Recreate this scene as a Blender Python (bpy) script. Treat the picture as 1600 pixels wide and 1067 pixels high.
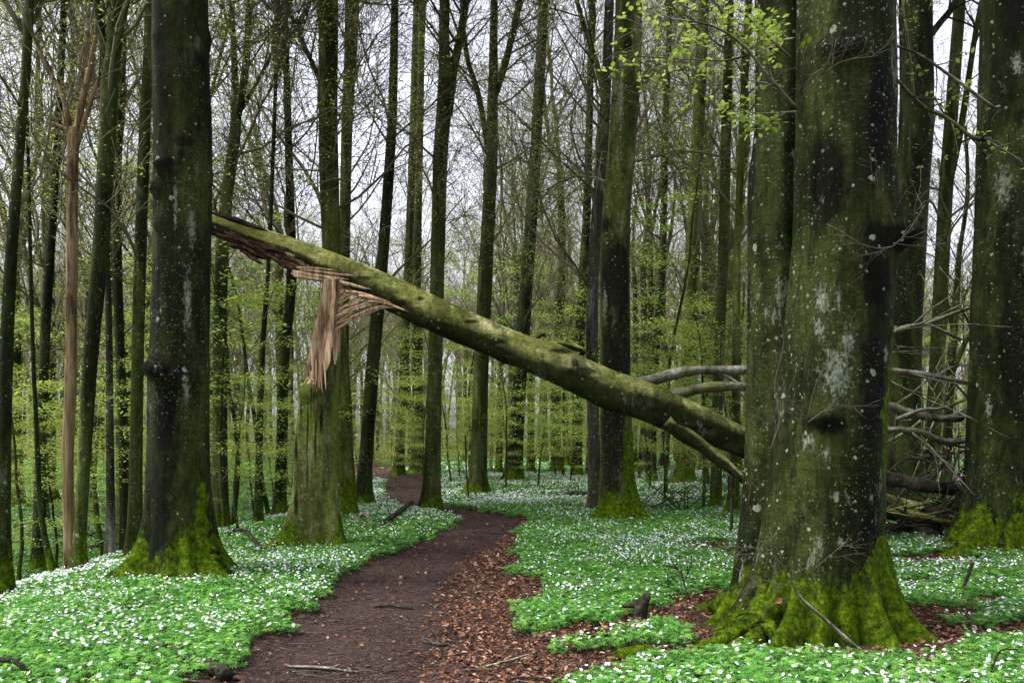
import bpy, math, random
import numpy as np
from mathutils import Vector, Matrix
R = math.radians
for o in list(bpy.data.objects): bpy.data.objects.remove(o)
scn = bpy.context.scene
COL = scn.collection
F = 1400.0; HY = 690.0; CZ = 1.6          # focal length in photo pixels, horizon row, eye height

# ------------------------------------------------------------------ camera, sky, sun, exposure
cd = bpy.data.cameras.new('camera'); cam = bpy.data.objects.new('camera', cd); COL.objects.link(cam)
cam.location = (0, 0, CZ); cam.rotation_euler = (R(90), 0, 0)
cd.sensor_width = 36; cd.lens = 36*F/1600; cd.shift_y = (HY-533.5)/1600
cd.clip_start = .05; cd.clip_end = 2000
scn.camera = cam
SUN_EL, SUN_AZ = 60, -100
w = bpy.data.worlds.new('World'); scn.world = w; w.use_nodes = True
nt = w.node_tree; bg = nt.nodes['Background']
sky = nt.nodes.new('ShaderNodeTexSky'); sky.sky_type = 'NISHITA'; sky.sun_disc = False
sky.sun_elevation = R(SUN_EL); sky.sun_rotation = R(SUN_AZ); sky.air_density = 1.0; sky.dust_density = 4.0
hs = nt.nodes.new('ShaderNodeHueSaturation'); hs.inputs['Saturation'].default_value = .22
gm = nt.nodes.new('ShaderNodeMixRGB'); gm.blend_type = 'MULTIPLY'; gm.inputs[0].default_value = 1; gm.inputs[2].default_value = (1, .985, 1.10, 1)
nt.links.new(sky.outputs[0], hs.inputs['Color']); nt.links.new(hs.outputs[0], gm.inputs[1]); nt.links.new(gm.outputs[0], bg.inputs['Color'])
bg.inputs['Strength'].default_value = .125
sl = bpy.data.lights.new('sun', 'SUN'); sl.energy = 1.5; sl.angle = R(10); sl.color = (1, .97, .92)
so = bpy.data.objects.new('sun', sl); COL.objects.link(so)
sd = Vector((math.sin(R(SUN_AZ))*math.cos(R(SUN_EL)), math.cos(R(SUN_AZ))*math.cos(R(SUN_EL)), math.sin(R(SUN_EL))))
so.rotation_euler = sd.to_track_quat('Z', 'Y').to_euler()
vs = scn.view_settings; vs.view_transform = 'Standard'; vs.look = 'None'; vs.gamma = 1; vs.use_curve_mapping = False
vs.exposure = 1.85
scn.cycles.use_denoising = True; scn.cycles.use_adaptive_sampling = True; scn.cycles.adaptive_threshold = .018
scn.cycles.max_bounces = 5; scn.cycles.diffuse_bounces = 3; scn.cycles.glossy_bounces = 1; scn.cycles.transmission_bounces = 3

# ------------------------------------------------------------------ noise and ground height
def _h(ix, iy, iz, s):
    n = (ix*374761393 + iy*668265263 + iz*1274126177 + s*974634777) & 0xffffffff
    n = ((n ^ (n >> 13))*1274126177) & 0xffffffff
    return ((n ^ (n >> 16)) & 0xffff)/65535.0
def vnoise(x, y, z=0.0, s=0):
    x = np.asarray(x, float); y = np.asarray(y, float)+0*x; z = np.asarray(z, float)+0*x
    ix = np.floor(x).astype(np.int64); iy = np.floor(y).astype(np.int64); iz = np.floor(z).astype(np.int64)
    fx = x-ix; fy = y-iy; fz = z-iz
    fx = fx*fx*(3-2*fx); fy = fy*fy*(3-2*fy); fz = fz*fz*(3-2*fz)
    r = 0
    for a in (0, 1):
        for b in (0, 1):
            for c in (0, 1):
                r = r+_h(ix+a, iy+b, iz+c, s)*(fx if a else 1-fx)*(fy if b else 1-fy)*(fz if c else 1-fz)
    return r
def fbm(x, y, z=0.0, s=0, o=4):
    a, t, r = .5, 0, 0
    for k in range(o):
        r = r+a*vnoise(x*2**k, y*2**k, np.asarray(z)*2**k, s+k); t += a; a *= .5
    return r/t
def sst(a, b, x):
    t = np.clip((np.asarray(x, float)-a)/(b-a), 0, 1); return t*t*(3-2*t)
def flat(px, py):                                    # a photo pixel on the level ground plane
    Y = CZ*F/(py-HY); return ((px-800)/F*Y, Y)
PL = [flat(*p) for p in [(-420, 1900), (150, 1290), (330, 1085), (362, 1040), (402, 995), (480, 945), (528, 897), (600, 862), (678, 827), (722, 808), (704, 797), (650, 789), (606, 775), (597, 760), (606, 748), (600, 741), (570, 737), (500, 736)]]
PR = [flat(*p) for p in [(650, 1900), (720, 1290), (745, 1085), (740, 1040), (735, 995), (730, 945), (745, 900), (765, 870), (790, 840), (812, 815), (800, 804), (745, 796), (690, 786), (664, 768), (668, 748), (650, 735), (600, 727.5), (500, 727)]]
def path_mid():
    return [((a[0]+b[0])/2, (a[1]+b[1])/2) for a, b in zip(PL, PR)]
PM = np.array(path_mid()); PWD = np.array([math.dist(a, b)/2 for a, b in zip(PL, PR)])
def path_dist(x, y):
    x = np.asarray(x, float); y = np.asarray(y, float); best = np.full(x.shape, 1e9)
    for i in range(len(PM)-1):
        a, b = PM[i], PM[i+1]; d = b-a; L = d@d
        t = np.clip(((x-a[0])*d[0]+(y-a[1])*d[1])/L, 0, 1)
        ww = PWD[i]+(PWD[i+1]-PWD[i])*t
        best = np.minimum(best, np.hypot(x-a[0]-t*d[0], y-a[1]-t*d[1])/np.maximum(ww, .5))
    return best
def hgt(x, y):
    x = np.asarray(x, float); y = np.asarray(y, float)
    edge = -4.1+.35*np.sin(y*.35)-.010*np.clip(y-12, 0, 99)
    drop = -1.15*sst(0, 5.5, edge-x)*(1-.75*sst(24, 55, y))*sst(2, 9, y)
    far = .9*sst(45, 140, y)
    bump = .16*(fbm(x*.22+5, y*.22+9, 0, 3)-.5)*sst(9, 24, y+0*x)+.05*(fbm(x*1.1, y*1.1, 0, 8)-.5)
    path = -.10*(1-sst(.55, 1.25, path_dist(x, y)))
    right = .12*sst(4, 9, x)*sst(9, 14, y)
    return drop+far+bump+path+right
def h1(x, y): return float(hgt(np.array([x]), np.array([y]))[0])
def G(px, py):                                       # a photo pixel on the real ground
    Y = CZ*F/(py-HY)
    for _ in range(14):
        z = h1((px-800)/F*Y, Y); Y = .5*Y+.5*min(140, (CZ-z)*F/(py-HY))
    return Vector(((px-800)/F*Y, Y, h1((px-800)/F*Y, Y)))
def P(px, py, Y): return Vector(((px-800)/F*Y, Y, CZ-(py-HY)/F*Y))

# ------------------------------------------------------------------ mesh building
class MB:
    def __init__(s): s.V = []; s.Fc = []; s.M = []; s.N = []
    def build(s, name, mats, parent=None, smooth=True, loc=None):
        off = Vector((0, 0, 0)) if loc is None else loc
        vs_, fs, ms = [], [], []; base = 0
        if s.V:
            vs_.append(np.array(s.V, float)); base = len(s.V)
        fl = [(len(f), f, m) for f, m in zip(s.Fc, s.M)]
        tot = np.array([a for a, _, _ in fl], np.int32); idx = np.array([i for _, f, _ in fl for i in f], np.int32)
        mi = np.array([m for _, _, m in fl], np.int32)
        for (v, f, m) in s.N:
            vs_.append(v); tot = np.concatenate([tot, np.full(len(f), f.shape[1], np.int32)])
            idx = np.concatenate([idx, (f+base).astype(np.int32).ravel()])
            mi = np.concatenate([mi, np.broadcast_to(np.asarray(m, np.int32), (len(f),))]); base += len(v)
        V = np.concatenate(vs_)-np.array(off)
        me = bpy.data.meshes.new(name)
        me.vertices.add(len(V)); me.vertices.foreach_set('co', V.astype(np.float32).ravel())
        me.loops.add(len(idx)); me.loops.foreach_set('vertex_index', idx)
        me.polygons.add(len(tot)); st = np.concatenate([[0], np.cumsum(tot)[:-1]]).astype(np.int32)
        me.polygons.foreach_set('loop_start', st); me.polygons.foreach_set('loop_total', tot)
        me.polygons.foreach_set('material_index', mi)
        me.polygons.foreach_set('use_smooth', np.full(len(tot), smooth))
        for m in (mats if isinstance(mats, (list, tuple)) else [mats]): me.materials.append(m)
        me.update(calc_edges=True)
        o = bpy.data.objects.new(name, me); COL.objects.link(o)
        if parent: o.parent = parent
        elif loc is not None: o.location = loc
        return o
def tube(mb, pts, rad, n=5, mat=0, flatten=1.0, fdir=None):
    """tapered tube along mathutils points"""
    V, Fc, M = mb.V, mb.Fc, mb.M
    b0 = len(V); k = len(pts)
    d = (pts[1]-pts[0]).normalized()
    u = d.cross(fdir) if fdir is not None else d.orthogonal()
    if u.length < 1e-4: u = d.orthogonal()
    u.normalize()
    cs = [(math.cos(2*math.pi*i/n), math.sin(2*math.pi*i/n)) for i in range(n)]
    for i in range(k):
        if i < k-1: d = (pts[i+1]-pts[i]).normalized()
        u = (u-d*u.dot(d)); u.normalize(); v = d.cross(u)
        p = pts[i]; r = rad[i]; rv = r*flatten
        for c, s in cs:
            V.append((p.x+u.x*c*r+v.x*s*rv, p.y+u.y*c*r+v.y*s*rv, p.z+u.z*c*r+v.z*s*rv))
    for i in range(k-1):
        a = b0+i*n
        for j in range(n):
            j2 = (j+1) % n
            Fc.append((a+j, a+j2, a+n+j2, a+n+j)); M.append(mat)
    Fc.append(tuple(b0+(k-1)*n+j for j in range(n))); M.append(mat)
    Fc.append(tuple(b0+j for j in range(n-1, -1, -1))); M.append(mat)
def bake(tv, tf, pos, yaw, tilt, spin, sc):
    """many small copies of a template as one vertex / face array pair"""
    n = len(pos); tv = np.asarray(tv, float); tf = np.asarray(tf)
    cy, sy, ct, st, cp, sp = np.cos(yaw), np.sin(yaw), np.cos(tilt), np.sin(tilt), np.cos(spin), np.sin(spin)
    Rm = np.empty((n, 3, 3))
    Rm[:, 0, 0] = cy*cp-sy*ct*sp; Rm[:, 0, 1] = -cy*sp-sy*ct*cp; Rm[:, 0, 2] = sy*st
    Rm[:, 1, 0] = sy*cp+cy*ct*sp; Rm[:, 1, 1] = -sy*sp+cy*ct*cp; Rm[:, 1, 2] = -cy*st
    Rm[:, 2, 0] = st*sp; Rm[:, 2, 1] = st*cp; Rm[:, 2, 2] = ct
    v = np.einsum('nij,kj->nki', Rm, tv)*np.asarray(sc)[:, None, None]+pos[:, None, :]
    f = tf[None]+(np.arange(n)*len(tv))[:, None, None]
    return v.reshape(-1, 3), f.reshape(-1, tf.shape[1])
def spline(pts, n):
    """Catmull-Rom through rows of numbers"""
    p = np.array(pts, float); p = np.vstack([2*p[0]-p[1], p, 2*p[-1]-p[-2]]); out = []
    m = len(p)-3
    for t in np.linspace(0, m-1e-6, n):
        i = int(t); f = t-i; a, b, c, d = p[i:i+4]
        out.append(.5*((2*b)+(c-a)*f+(2*a-5*b+4*c-d)*f*f+(3*b-a-3*c+d)*f**3))
    return np.array(out)

# ------------------------------------------------------------------ materials
def nmat(name):
    m = bpy.data.materials.new(name); m.use_nodes = True
    n = m.node_tree; b = n.nodes['Principled BSDF']; b.inputs['Specular IOR Level'].default_value = .06
    return m, n, b
def ramp(n, inp, stops, interp='LINEAR'):
    r = n.nodes.new('ShaderNodeValToRGB'); r.color_ramp.interpolation = interp; e = r.color_ramp.elements
    while len(e) < len(stops): e.new(.5)
    for k, (p, c) in enumerate(stops):
        e[k].position = p; e[k].color = (c[0], c[1], c[2], 1) if not isinstance(c, (int, float)) else (c, c, c, 1)
    n.links.new(inp, r.inputs[0]); return r.outputs[0]
def noise(n, vec, scale, detail=5, rough=.6, dist=0):
    t = n.nodes.new('ShaderNodeTexNoise'); t.inputs['Scale'].default_value = scale; t.inputs['Detail'].default_value = detail
    t.inputs['Roughness'].default_value = rough; t.inputs['Distortion'].default_value = dist
    n.links.new(vec, t.inputs['Vector']); return t.outputs['Fac']
def mapping(n, vec, sc, loc=(0, 0, 0)):
    m = n.nodes.new('ShaderNodeMapping'); m.inputs['Scale'].default_value = sc; m.inputs['Location'].default_value = loc
    n.links.new(vec, m.inputs['Vector']); return m.outputs[0]
def math_(n, op, a, b=None, c=None, clamp=False):
    m = n.nodes.new('ShaderNodeMath'); m.operation = op; m.use_clamp = clamp
    for k, v in enumerate((a, b, c)):
        if v is None: continue
        if isinstance(v, (int, float)): m.inputs[k].default_value = v
        else: n.links.new(v, m.inputs[k])
    return m.outputs[0]
def mix(n, fac, a, b, mode='MIX'):
    m = n.nodes.new('ShaderNodeMixRGB'); m.blend_type = mode
    for k, v in ((0, fac), (1, a), (2, b)):
        if isinstance(v, (int, float)): m.inputs[k].default_value = v
        elif isinstance(v, tuple): m.inputs[k].default_value = (v[0], v[1], v[2], 1)
        else: n.links.new(v, m.inputs[k])
    return m.outputs[0]
def bump(n, b, height, strength=.5, dist=.02):
    u = n.nodes.new('ShaderNodeBump'); u.inputs['Strength'].default_value = strength; u.inputs['Distance'].default_value = dist
    n.links.new(height, u.inputs['Height']); n.links.new(u.outputs[0], b.inputs['Normal'])
def mapr(n, v, a, b, c=0, d=1):
    m = n.nodes.new('ShaderNodeMapRange'); m.interpolation_type = 'SMOOTHSTEP'
    n.links.new(v, m.inputs[0])
    for k, x in zip((1, 2, 3, 4), (a, b, c, d)): m.inputs[k].default_value = x
    return m.outputs[0]
def bark(name, dark, mid, pale, moss=.5, moss_h=1.0, lichen=.5, mdir=(0, 0, 0), big=.3, algae=(.030, .040, .008), bumpd=.016, under=0, sc3=(2.2, 2.2, .35), darks=(), mosses=(), crusts=()):
    m, n, b = nmat(name)
    tc = n.nodes.new('ShaderNodeTexCoord').outputs['Object']
    oi = n.nodes.new('ShaderNodeObjectInfo').outputs['Random']
    off = n.nodes.new('ShaderNodeVectorMath'); off.operation = 'ADD'
    cb = n.nodes.new('ShaderNodeCombineXYZ')
    n.links.new(math_(n, 'MULTIPLY', oi, 37.), cb.inputs[0]); n.links.new(math_(n, 'MULTIPLY', oi, 91.), cb.inputs[1])
    n.links.new(tc, off.inputs[0]); n.links.new(cb.outputs[0], off.inputs[1]); v = off.outputs[0]
    sx = n.nodes.new('ShaderNodeSeparateXYZ'); n.links.new(tc, sx.inputs[0]); z = sx.outputs[2]
    streak = noise(n, mapping(n, v, sc3), 1.5, 7, .68, .35)
    fine = noise(n, mapping(n, v, (9, 9, 22)), 2.2, 5, .7)
    c = ramp(n, streak, [(.34, dark), (.50, mid), (.66, pale)])
    c = mix(n, mapr(n, noise(n, mapping(n, v, (1.3, 1.3, .5)), 1.6, 4), .42, .66), c, algae)
    c = mix(n, mapr(n, noise(n, mapping(n, v, (1.6, 1.6, .3)), 1.1, 6, .65), .50, .62, 0, .8), c, tuple(x*.5 for x in dark))
    c = mix(n, .55, c, mix(n, 1.0, c, ramp(n, fine, [(.3, .3), (.7, 1.8)]), 'MULTIPLY'))
    def spot(cen, rad, wob=.9):
        mp = n.nodes.new('ShaderNodeVectorMath'); mp.operation = 'SUBTRACT'; n.links.new(tc, mp.inputs[0]); mp.inputs[1].default_value = cen
        m2 = n.nodes.new('ShaderNodeVectorMath'); m2.operation = 'MULTIPLY'; n.links.new(mp.outputs[0], m2.inputs[0]); m2.inputs[1].default_value = tuple(1/q for q in rad)
        m3 = n.nodes.new('ShaderNodeVectorMath'); m3.operation = 'LENGTH'; n.links.new(m2.outputs[0], m3.inputs[0])
        return math_(n, 'ADD', m3.outputs['Value'], math_(n, 'MULTIPLY', math_(n, 'SUBTRACT', noise(n, mapping(n, tc, (1, 1, .5)), 9, 6, .75, .5), .5), wob*3)) if wob < 1 else math_(n, 'ADD', m3.outputs['Value'], math_(n, 'MULTIPLY', math_(n, 'SUBTRACT', noise(n, mapping(n, tc, (1, 1, .7)), 26, 8, .85, .2), .5), 5.0))
    for cen, rad in darks: c = mix(n, mapr(n, spot(cen, rad, .5), .55, 1.15, .88, 0), c, (.0035, .0038, .0025))
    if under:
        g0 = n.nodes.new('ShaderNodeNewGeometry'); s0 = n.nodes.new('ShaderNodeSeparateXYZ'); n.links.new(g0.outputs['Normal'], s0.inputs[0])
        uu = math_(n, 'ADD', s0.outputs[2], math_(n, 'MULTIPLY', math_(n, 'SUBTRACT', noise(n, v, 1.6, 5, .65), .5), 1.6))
        c = mix(n, mapr(n, uu, .42, -.12, 0, under), c, (.007, .010, .002))  # underside shade painted into the bark colour, along with dark green algae
    # lichen: round specks whose size differs from cell to cell, and ragged larger patches
    def specks(scale, thr, cov, sharp=.05):
        vo = n.nodes.new('ShaderNodeTexVoronoi'); vo.inputs['Scale'].default_value = scale
        w_ = n.nodes.new('ShaderNodeVectorMath'); w_.operation = 'MULTIPLY_ADD'
        nn = n.nodes.new('ShaderNodeTexNoise'); nn.inputs['Scale'].default_value = scale*1.7; n.links.new(v, nn.inputs['Vector'])
        n.links.new(nn.outputs['Color'], w_.inputs[0]); w_.inputs[1].default_value = (.5/scale,)*3; n.links.new(v, w_.inputs[2])
        n.links.new(w_.outputs[0], vo.inputs['Vector'])
        sp = n.nodes.new('ShaderNodeSeparateColor'); n.links.new(vo.outputs['Color'], sp.inputs[0])
        size = math_(n, 'MULTIPLY', mapr(n, sp.outputs[0], 1-cov, 1), thr)
        return math_(n, 'MULTIPLY', mapr(n, math_(n, 'SUBTRACT', size, vo.outputs['Distance']), 0, sharp), 1)
    s1 = specks(19, .31, .24*lichen+.06)
    clus = mapr(n, noise(n, mapping(n, v, (1, 1, .5)), 1.3, 3), .42, .62)
    s2 = math_(n, 'MULTIPLY', specks(38, .36, .75), clus)
    s3 = specks(6.5, .26, .30*big)
    pt = noise(n, mapping(n, v, (1, 1, .45)), 2.6, 7, .75, .4)
    s4 = math_(n, 'MULTIPLY', mapr(n, pt, .60, .65), min(1, big*1.1))
    lm = math_(n, 'MAXIMUM', math_(n, 'MAXIMUM', math_(n, 'MULTIPLY', s1, .8), math_(n, 'MULTIPLY', s2, .45*min(1.2, lichen+.3))), math_(n, 'MAXIMUM', math_(n, 'MULTIPLY', s3, .8), math_(n, 'MULTIPLY', s4, .55)))
    for cen, rad in crusts: lm = math_(n, 'MAXIMUM', lm, mapr(n, spot(cen, tuple(q*1.5 for q in rad), 1.3), .30, .60, .72, 0))
    lm = math_(n, 'MULTIPLY', lm, mapr(n, noise(n, v, 60, 2), .25, .6, .55, 1))
    c = mix(n, lm, c, (.23, .27, .185))
    c = mix(n, .5, c, mix(n, 1.0, c, ramp(n, noise(n, v, 11, 9, .85, .3), [(.38, .2), (.62, 2.0)]), 'MULTIPLY'))
    # moss: thick on the root flare, creeping up the side it likes
    gn = n.nodes.new('ShaderNodeNewGeometry'); dt = n.nodes.new('ShaderNodeVectorMath'); dt.operation = 'DOT_PRODUCT'
    n.links.new(gn.outputs['Normal'], dt.inputs[0]); dt.inputs[1].default_value = mdir
    mz = math_(n, 'MULTIPLY', mapr(n, z, 0, moss_h, 1, 0), .75)
    mz = math_(n, 'ADD', mz, math_(n, 'MULTIPLY', dt.outputs['Value'], math_(n, 'MULTIPLY', mapr(n, z, moss_h, moss_h*4.0, 1, .15), .34)))
    mz = math_(n, 'ADD', mz, math_(n, 'MULTIPLY', math_(n, 'SUBTRACT', noise(n, mapping(n, v, (1, 1, .4)), 2.6, 8, .78), .5), 2.3))
    for cen, rad in mosses: mz = math_(n, 'ADD', mz, mapr(n, spot(cen, rad, .8), .3, 1.2, .8, 0))
    mm = math_(n, 'MULTIPLY', mapr(n, mz, .62-.35*moss, .86-.35*moss), 1)
    mc = ramp(n, noise(n, v, 17, 7, .75), [(.34, (.012, .021, .001)), (.5, (.052, .092, .002)), (.66, (.15, .225, .006))])
    c = mix(n, mm, c, mc)
    n.links.new(c, b.inputs['Base Color']); b.inputs['Roughness'].default_value = .82
    crk = mapr(n, noise(n, mapping(n, v, (7, 7, 1.1)), 2.4, 7, .75, .6), .40, .47)
    hh = math_(n, 'ADD', math_(n, 'ADD', math_(n, 'MULTIPLY', noise(n, mapping(n, v, (5, 5, 16)), 3, 6, .7), .9), math_(n, 'MULTIPLY', crk, .5)), math_(n, 'MULTIPLY', lm, .25))
    hh = math_(n, 'ADD', hh, math_(n, 'MULTIPLY', math_(n, 'MULTIPLY', noise(n, v, 30, 5, .75), mm), 2.2))
    bump(n, b, hh, 1, bumpd)
    return m
M = {}
def tl(px, py, rx, ry, cx0, Y, rt):
    bx_ = (cx0-800)/F*Y; k = Y/F
    return ((px-cx0)*k, -rt, CZ-(py-HY)*k-h1(bx_, Y)), (rx*k, rt*1.1, ry*k)
YA = G(283, 905).y; YD = G(966, 815).y; YF_ = G(1575, 856).y
M['near'] = bark('beech_bark', (.006, .008, .002), (.011, .016, .0035), (.030, .038, .011), moss=.62, moss_h=1.0, lichen=.75, mdir=(.25, -.2, 0))
M['bigleft'] = bark('knotty_beech_bark', (.006, .008, .002), (.011, .015, .0035), (.036, .042, .014), moss=.66, moss_h=.95, lichen=.75, mdir=(.35, -.2, 0),
    darks=[tl(a, b, c, d, 283, YA, .3) for a, b, c, d in [(256, 572, 26, 24), (290, 585, 26, 16), (262, 800, 34, 95), (268, 268, 24, 10), (248, 300, 15, 12), (248, 325, 15, 12), (265, 112, 10, 8), (322, 105, 8, 10), (298, 235, 16, 10), (275, 660, 18, 60), (255, 450, 12, 70)]],
    crusts=[tl(a, b, c, d, 283, YA, .3) for a, b, c, d in [(312, 360, 5, 40), (290, 330, 3, 40), (306, 480, 5, 60), (305, 610, 4, 30)]],
    mosses=[tl(a, b, c, d, 283, YA, .3) for a, b, c, d in [(325, 790, 12, 60), (225, 860, 24, 40), (320, 860, 34, 50)]])
M['twin'] = bark('lichened_beech_bark', (.006, .008, .002), (.0085, .0125, .0028), (.025, .031, .009), moss=.64, moss_h=.95, lichen=1.15, mdir=(.55, -.35, 0), big=.9,
    darks=[tl(a, b, c, d, 1292, 7.55, .4) for a, b, c, d in [(1370, 385, 60, 22), (1345, 450, 30, 60), (1265, 665, 34, 16), (1285, 100, 46, 20), (1335, 600, 26, 110), (1330, 830, 24, 70), (1270, 300, 30, 90), (1350, 200, 25, 100), (1215, 330, 14, 160)]],
    crusts=[tl(a, b, c, d, 1292, 7.55, .4) for a, b, c, d in [(1262, 480, 9, 28), (1283, 485, 6, 18), (1296, 545, 10, 24), (1258, 520, 7, 20), (1275, 770, 8, 7), (1262, 710, 9, 16), (1240, 690, 7, 12), (1178, 620, 6, 55), (1185, 470, 5, 30), (1190, 700, 5, 40), (1282, 840, 7, 7), (1360, 560, 5, 14), (1280, 590, 25, 40)]],
    mosses=[tl(a, b, c, d, 1292, 7.55, .4) for a, b, c, d in [(1374, 560, 14, 60), (1368, 650, 22, 50), (1376, 740, 16, 60), (1250, 75, 18, 14), (1360, 880, 40, 60), (1380, 960, 50, 60), (1170, 900, 30, 40), (1305, 950, 30, 40), (1200, 940, 40, 60)]])
M['edge'] = bark('mossy_edge_bark', (.006, .009, .002), (.008, .013, .003), (.020, .027, .008), moss=.72, moss_h=1.5, lichen=1.1, mdir=(.8, -.4, 0), big=.6,
    darks=[tl(a, b, c, d, 1580, YF_, .5) for a, b, c, d in [(1580, 200, 26, 18), (1555, 560, 20, 120), (1560, 40, 16, 60)]],
    crusts=[tl(a, b, c, d, 1580, YF_, .5) for a, b, c, d in [(1562, 120, 5, 18), (1548, 300, 10, 30), (1527, 640, 4, 20)]],
    mosses=[tl(a, b, c, d, 1580, YF_, .5) for a, b, c, d in [(1580, 185, 12, 6), (1592, 680, 14, 90), (1500, 820, 30, 40), (1585, 790, 30, 50)]])
M['mid'] = bark('forest_bark', (.012, .015, .003), (.032, .043, .008), (.088, .104, .032), moss=.46, moss_h=1.1, lichen=.9, mdir=(.3, 0, 0), big=.3)
M['grey'] = bark('grey_rough_bark', (.020, .020, .014), (.058, .056, .042), (.15, .15, .12), moss=-.2, moss_h=.6, lichen=1.5, big=.8, algae=(.04, .044, .02))
M['green'] = bark('green_bark', (.018, .024, .004), (.056, .070, .011), (.14, .15, .042), moss=.72, moss_h=1.6, lichen=.5, mdir=(.6, -.1, 0), big=.15)
M['pathside'] = bark('two_toned_beech_bark', (.020, .025, .005), (.066, .076, .016), (.19, .185, .085), moss=.74, moss_h=1.1, lichen=.6, mdir=(.5, -.2, 0), big=.2,
    darks=[tl(a, b, c, d, 966, YD, .35) for a, b, c, d in [(962, 440, 60, 80), (962, 560, 60, 90), (950, 690, 34, 110), (944, 355, 14, 14), (978, 80, 8, 12), (956, 160, 8, 10)]],
    crusts=[tl(a, b, c, d, 966, YD, .35) for a, b, c, d in [(943, 480, 4, 30), (968, 150, 4, 60)]],
    mosses=[tl(a, b, c, d, 966, YD, .35) for a, b, c, d in [(982, 720, 16, 80), (965, 800, 40, 30)]])
M['stump'] = bark('pale_olive_bark', (.050, .058, .014), (.125, .145, .038), (.21, .215, .085), moss=.58, moss_h=.75, lichen=.35, mdir=(.45, -.1, 0), big=.05, algae=(.085, .125, .012),
    darks=[tl(a, b, c, d, 494, G(490, 855).y, .35) for a, b, c, d in [(487, 670, 1.8, 48), (487, 740, 1.2, 40), (500, 690, 2.0, 42), (469, 700, 3, 26), (470, 785, 4, 24), (508, 655, 3, 20), (490, 850, 5, 20), (476, 640, 2, 22)]])
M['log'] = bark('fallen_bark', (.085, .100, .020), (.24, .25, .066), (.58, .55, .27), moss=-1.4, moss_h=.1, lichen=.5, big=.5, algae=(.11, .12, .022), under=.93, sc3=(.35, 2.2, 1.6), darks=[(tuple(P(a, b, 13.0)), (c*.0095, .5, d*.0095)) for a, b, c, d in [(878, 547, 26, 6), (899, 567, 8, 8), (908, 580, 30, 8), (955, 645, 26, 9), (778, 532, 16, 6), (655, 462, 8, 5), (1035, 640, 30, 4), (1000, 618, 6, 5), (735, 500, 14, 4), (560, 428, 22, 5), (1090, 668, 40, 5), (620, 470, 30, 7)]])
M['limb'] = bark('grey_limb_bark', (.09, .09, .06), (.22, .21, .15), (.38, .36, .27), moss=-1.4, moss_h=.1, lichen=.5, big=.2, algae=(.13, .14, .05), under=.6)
M['paletwig'] = None
M['deadlimb'] = bark('dark_dead_bark', (.012, .011, .008), (.04, .034, .025), (.09, .078, .058), moss=-1.2, moss_h=.1, lichen=.2, big=.05, algae=(.03, .032, .014))

def twig_mat(name, a, c):
    m, n, b = nmat(name)
    tc = n.nodes.new('ShaderNodeTexCoord').outputs['Object']
    oi = n.nodes.new('ShaderNodeObjectInfo').outputs['Random']
    f = math_(n, 'ADD', math_(n, 'MULTIPLY', noise(n, tc, .5, 4, .7), .7), math_(n, 'MULTIPLY', oi, .4))
    n.links.new(ramp(n, f, [(.3, a), (.8, c)]), b.inputs['Base Color']); b.inputs['Roughness'].default_value = .9
    return m
M['crown'] = twig_mat('crown_branches', (.060, .062, .028), (.16, .155, .085))
M['crownred'] = twig_mat('russet_crown_branches', (.080, .064, .048), (.20, .155, .125))
M['twig'] = twig_mat('bare_twigs', (.05, .042, .03), (.13, .11, .085))
M['paletwig'] = twig_mat('pale_bare_twigs', (.11, .09, .075), (.26, .22, .19))
def leaf_mat(name, stops, tr=.35, rough=.6):
    m, n, b = nmat(name)
    g = n.nodes.new('ShaderNodeNewGeometry').outputs['Random Per Island']
    c = ramp(n, g, stops); n.links.new(c, b.inputs['Base Color']); b.inputs['Roughness'].default_value = rough
    if tr:
        t = n.nodes.new('ShaderNodeBsdfTranslucent'); n.links.new(c, t.inputs['Color'])
        mx = n.nodes.new('ShaderNodeMixShader'); mx.inputs[0].default_value = tr
        n.links.new(b.outputs[0], mx.inputs[1]); n.links.new(t.outputs[0], mx.inputs[2])
        n.links.new(mx.outputs[0], n.nodes['Material Output'].inputs['Surface'])
    return m
M['leaf'] = leaf_mat('spring_beech_leaf', [(0, (.20, .30, .045)), (.5, (.30, .42, .07)), (1, (.42, .50, .12))], .5)
M['leaffar'] = leaf_mat('far_spring_leaf', [(0, (.20, .27, .04)), (.5, (.30, .38, .06)), (1, (.42, .47, .11))], .5)
M['anem'] = leaf_mat('anemone_leaf', [(0, (.032, .105, .020)), (.35, (.072, .225, .038)), (.75, (.135, .34, .060)), (1, (.24, .43, .08))], .3, .5)
M['petal'] = leaf_mat('anemone_petal', [(0, (.72, .72, .76)), (1, (.85, .85, .85))], .25)
M['pollen'] = leaf_mat('anemone_stamens', [(0, (.55, .5, .08)), (1, (.6, .55, .15))], 0)
M['litter'] = leaf_mat('dead_beech_leaf', [(0, (.035, .017, .010)), (.3, (.095, .042, .024)), (.65, (.18, .085, .046)), (.9, (.28, .16, .10)), (1, (.40, .29, .21))], .1, .6)
M['litterdark'] = leaf_mat('trodden_leaf', [(0, (.028, .020, .019)), (.5, (.06, .038, .034)), (.85, (.11, .07, .06)), (1, (.22, .17, .15))], 0, .7)
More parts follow.
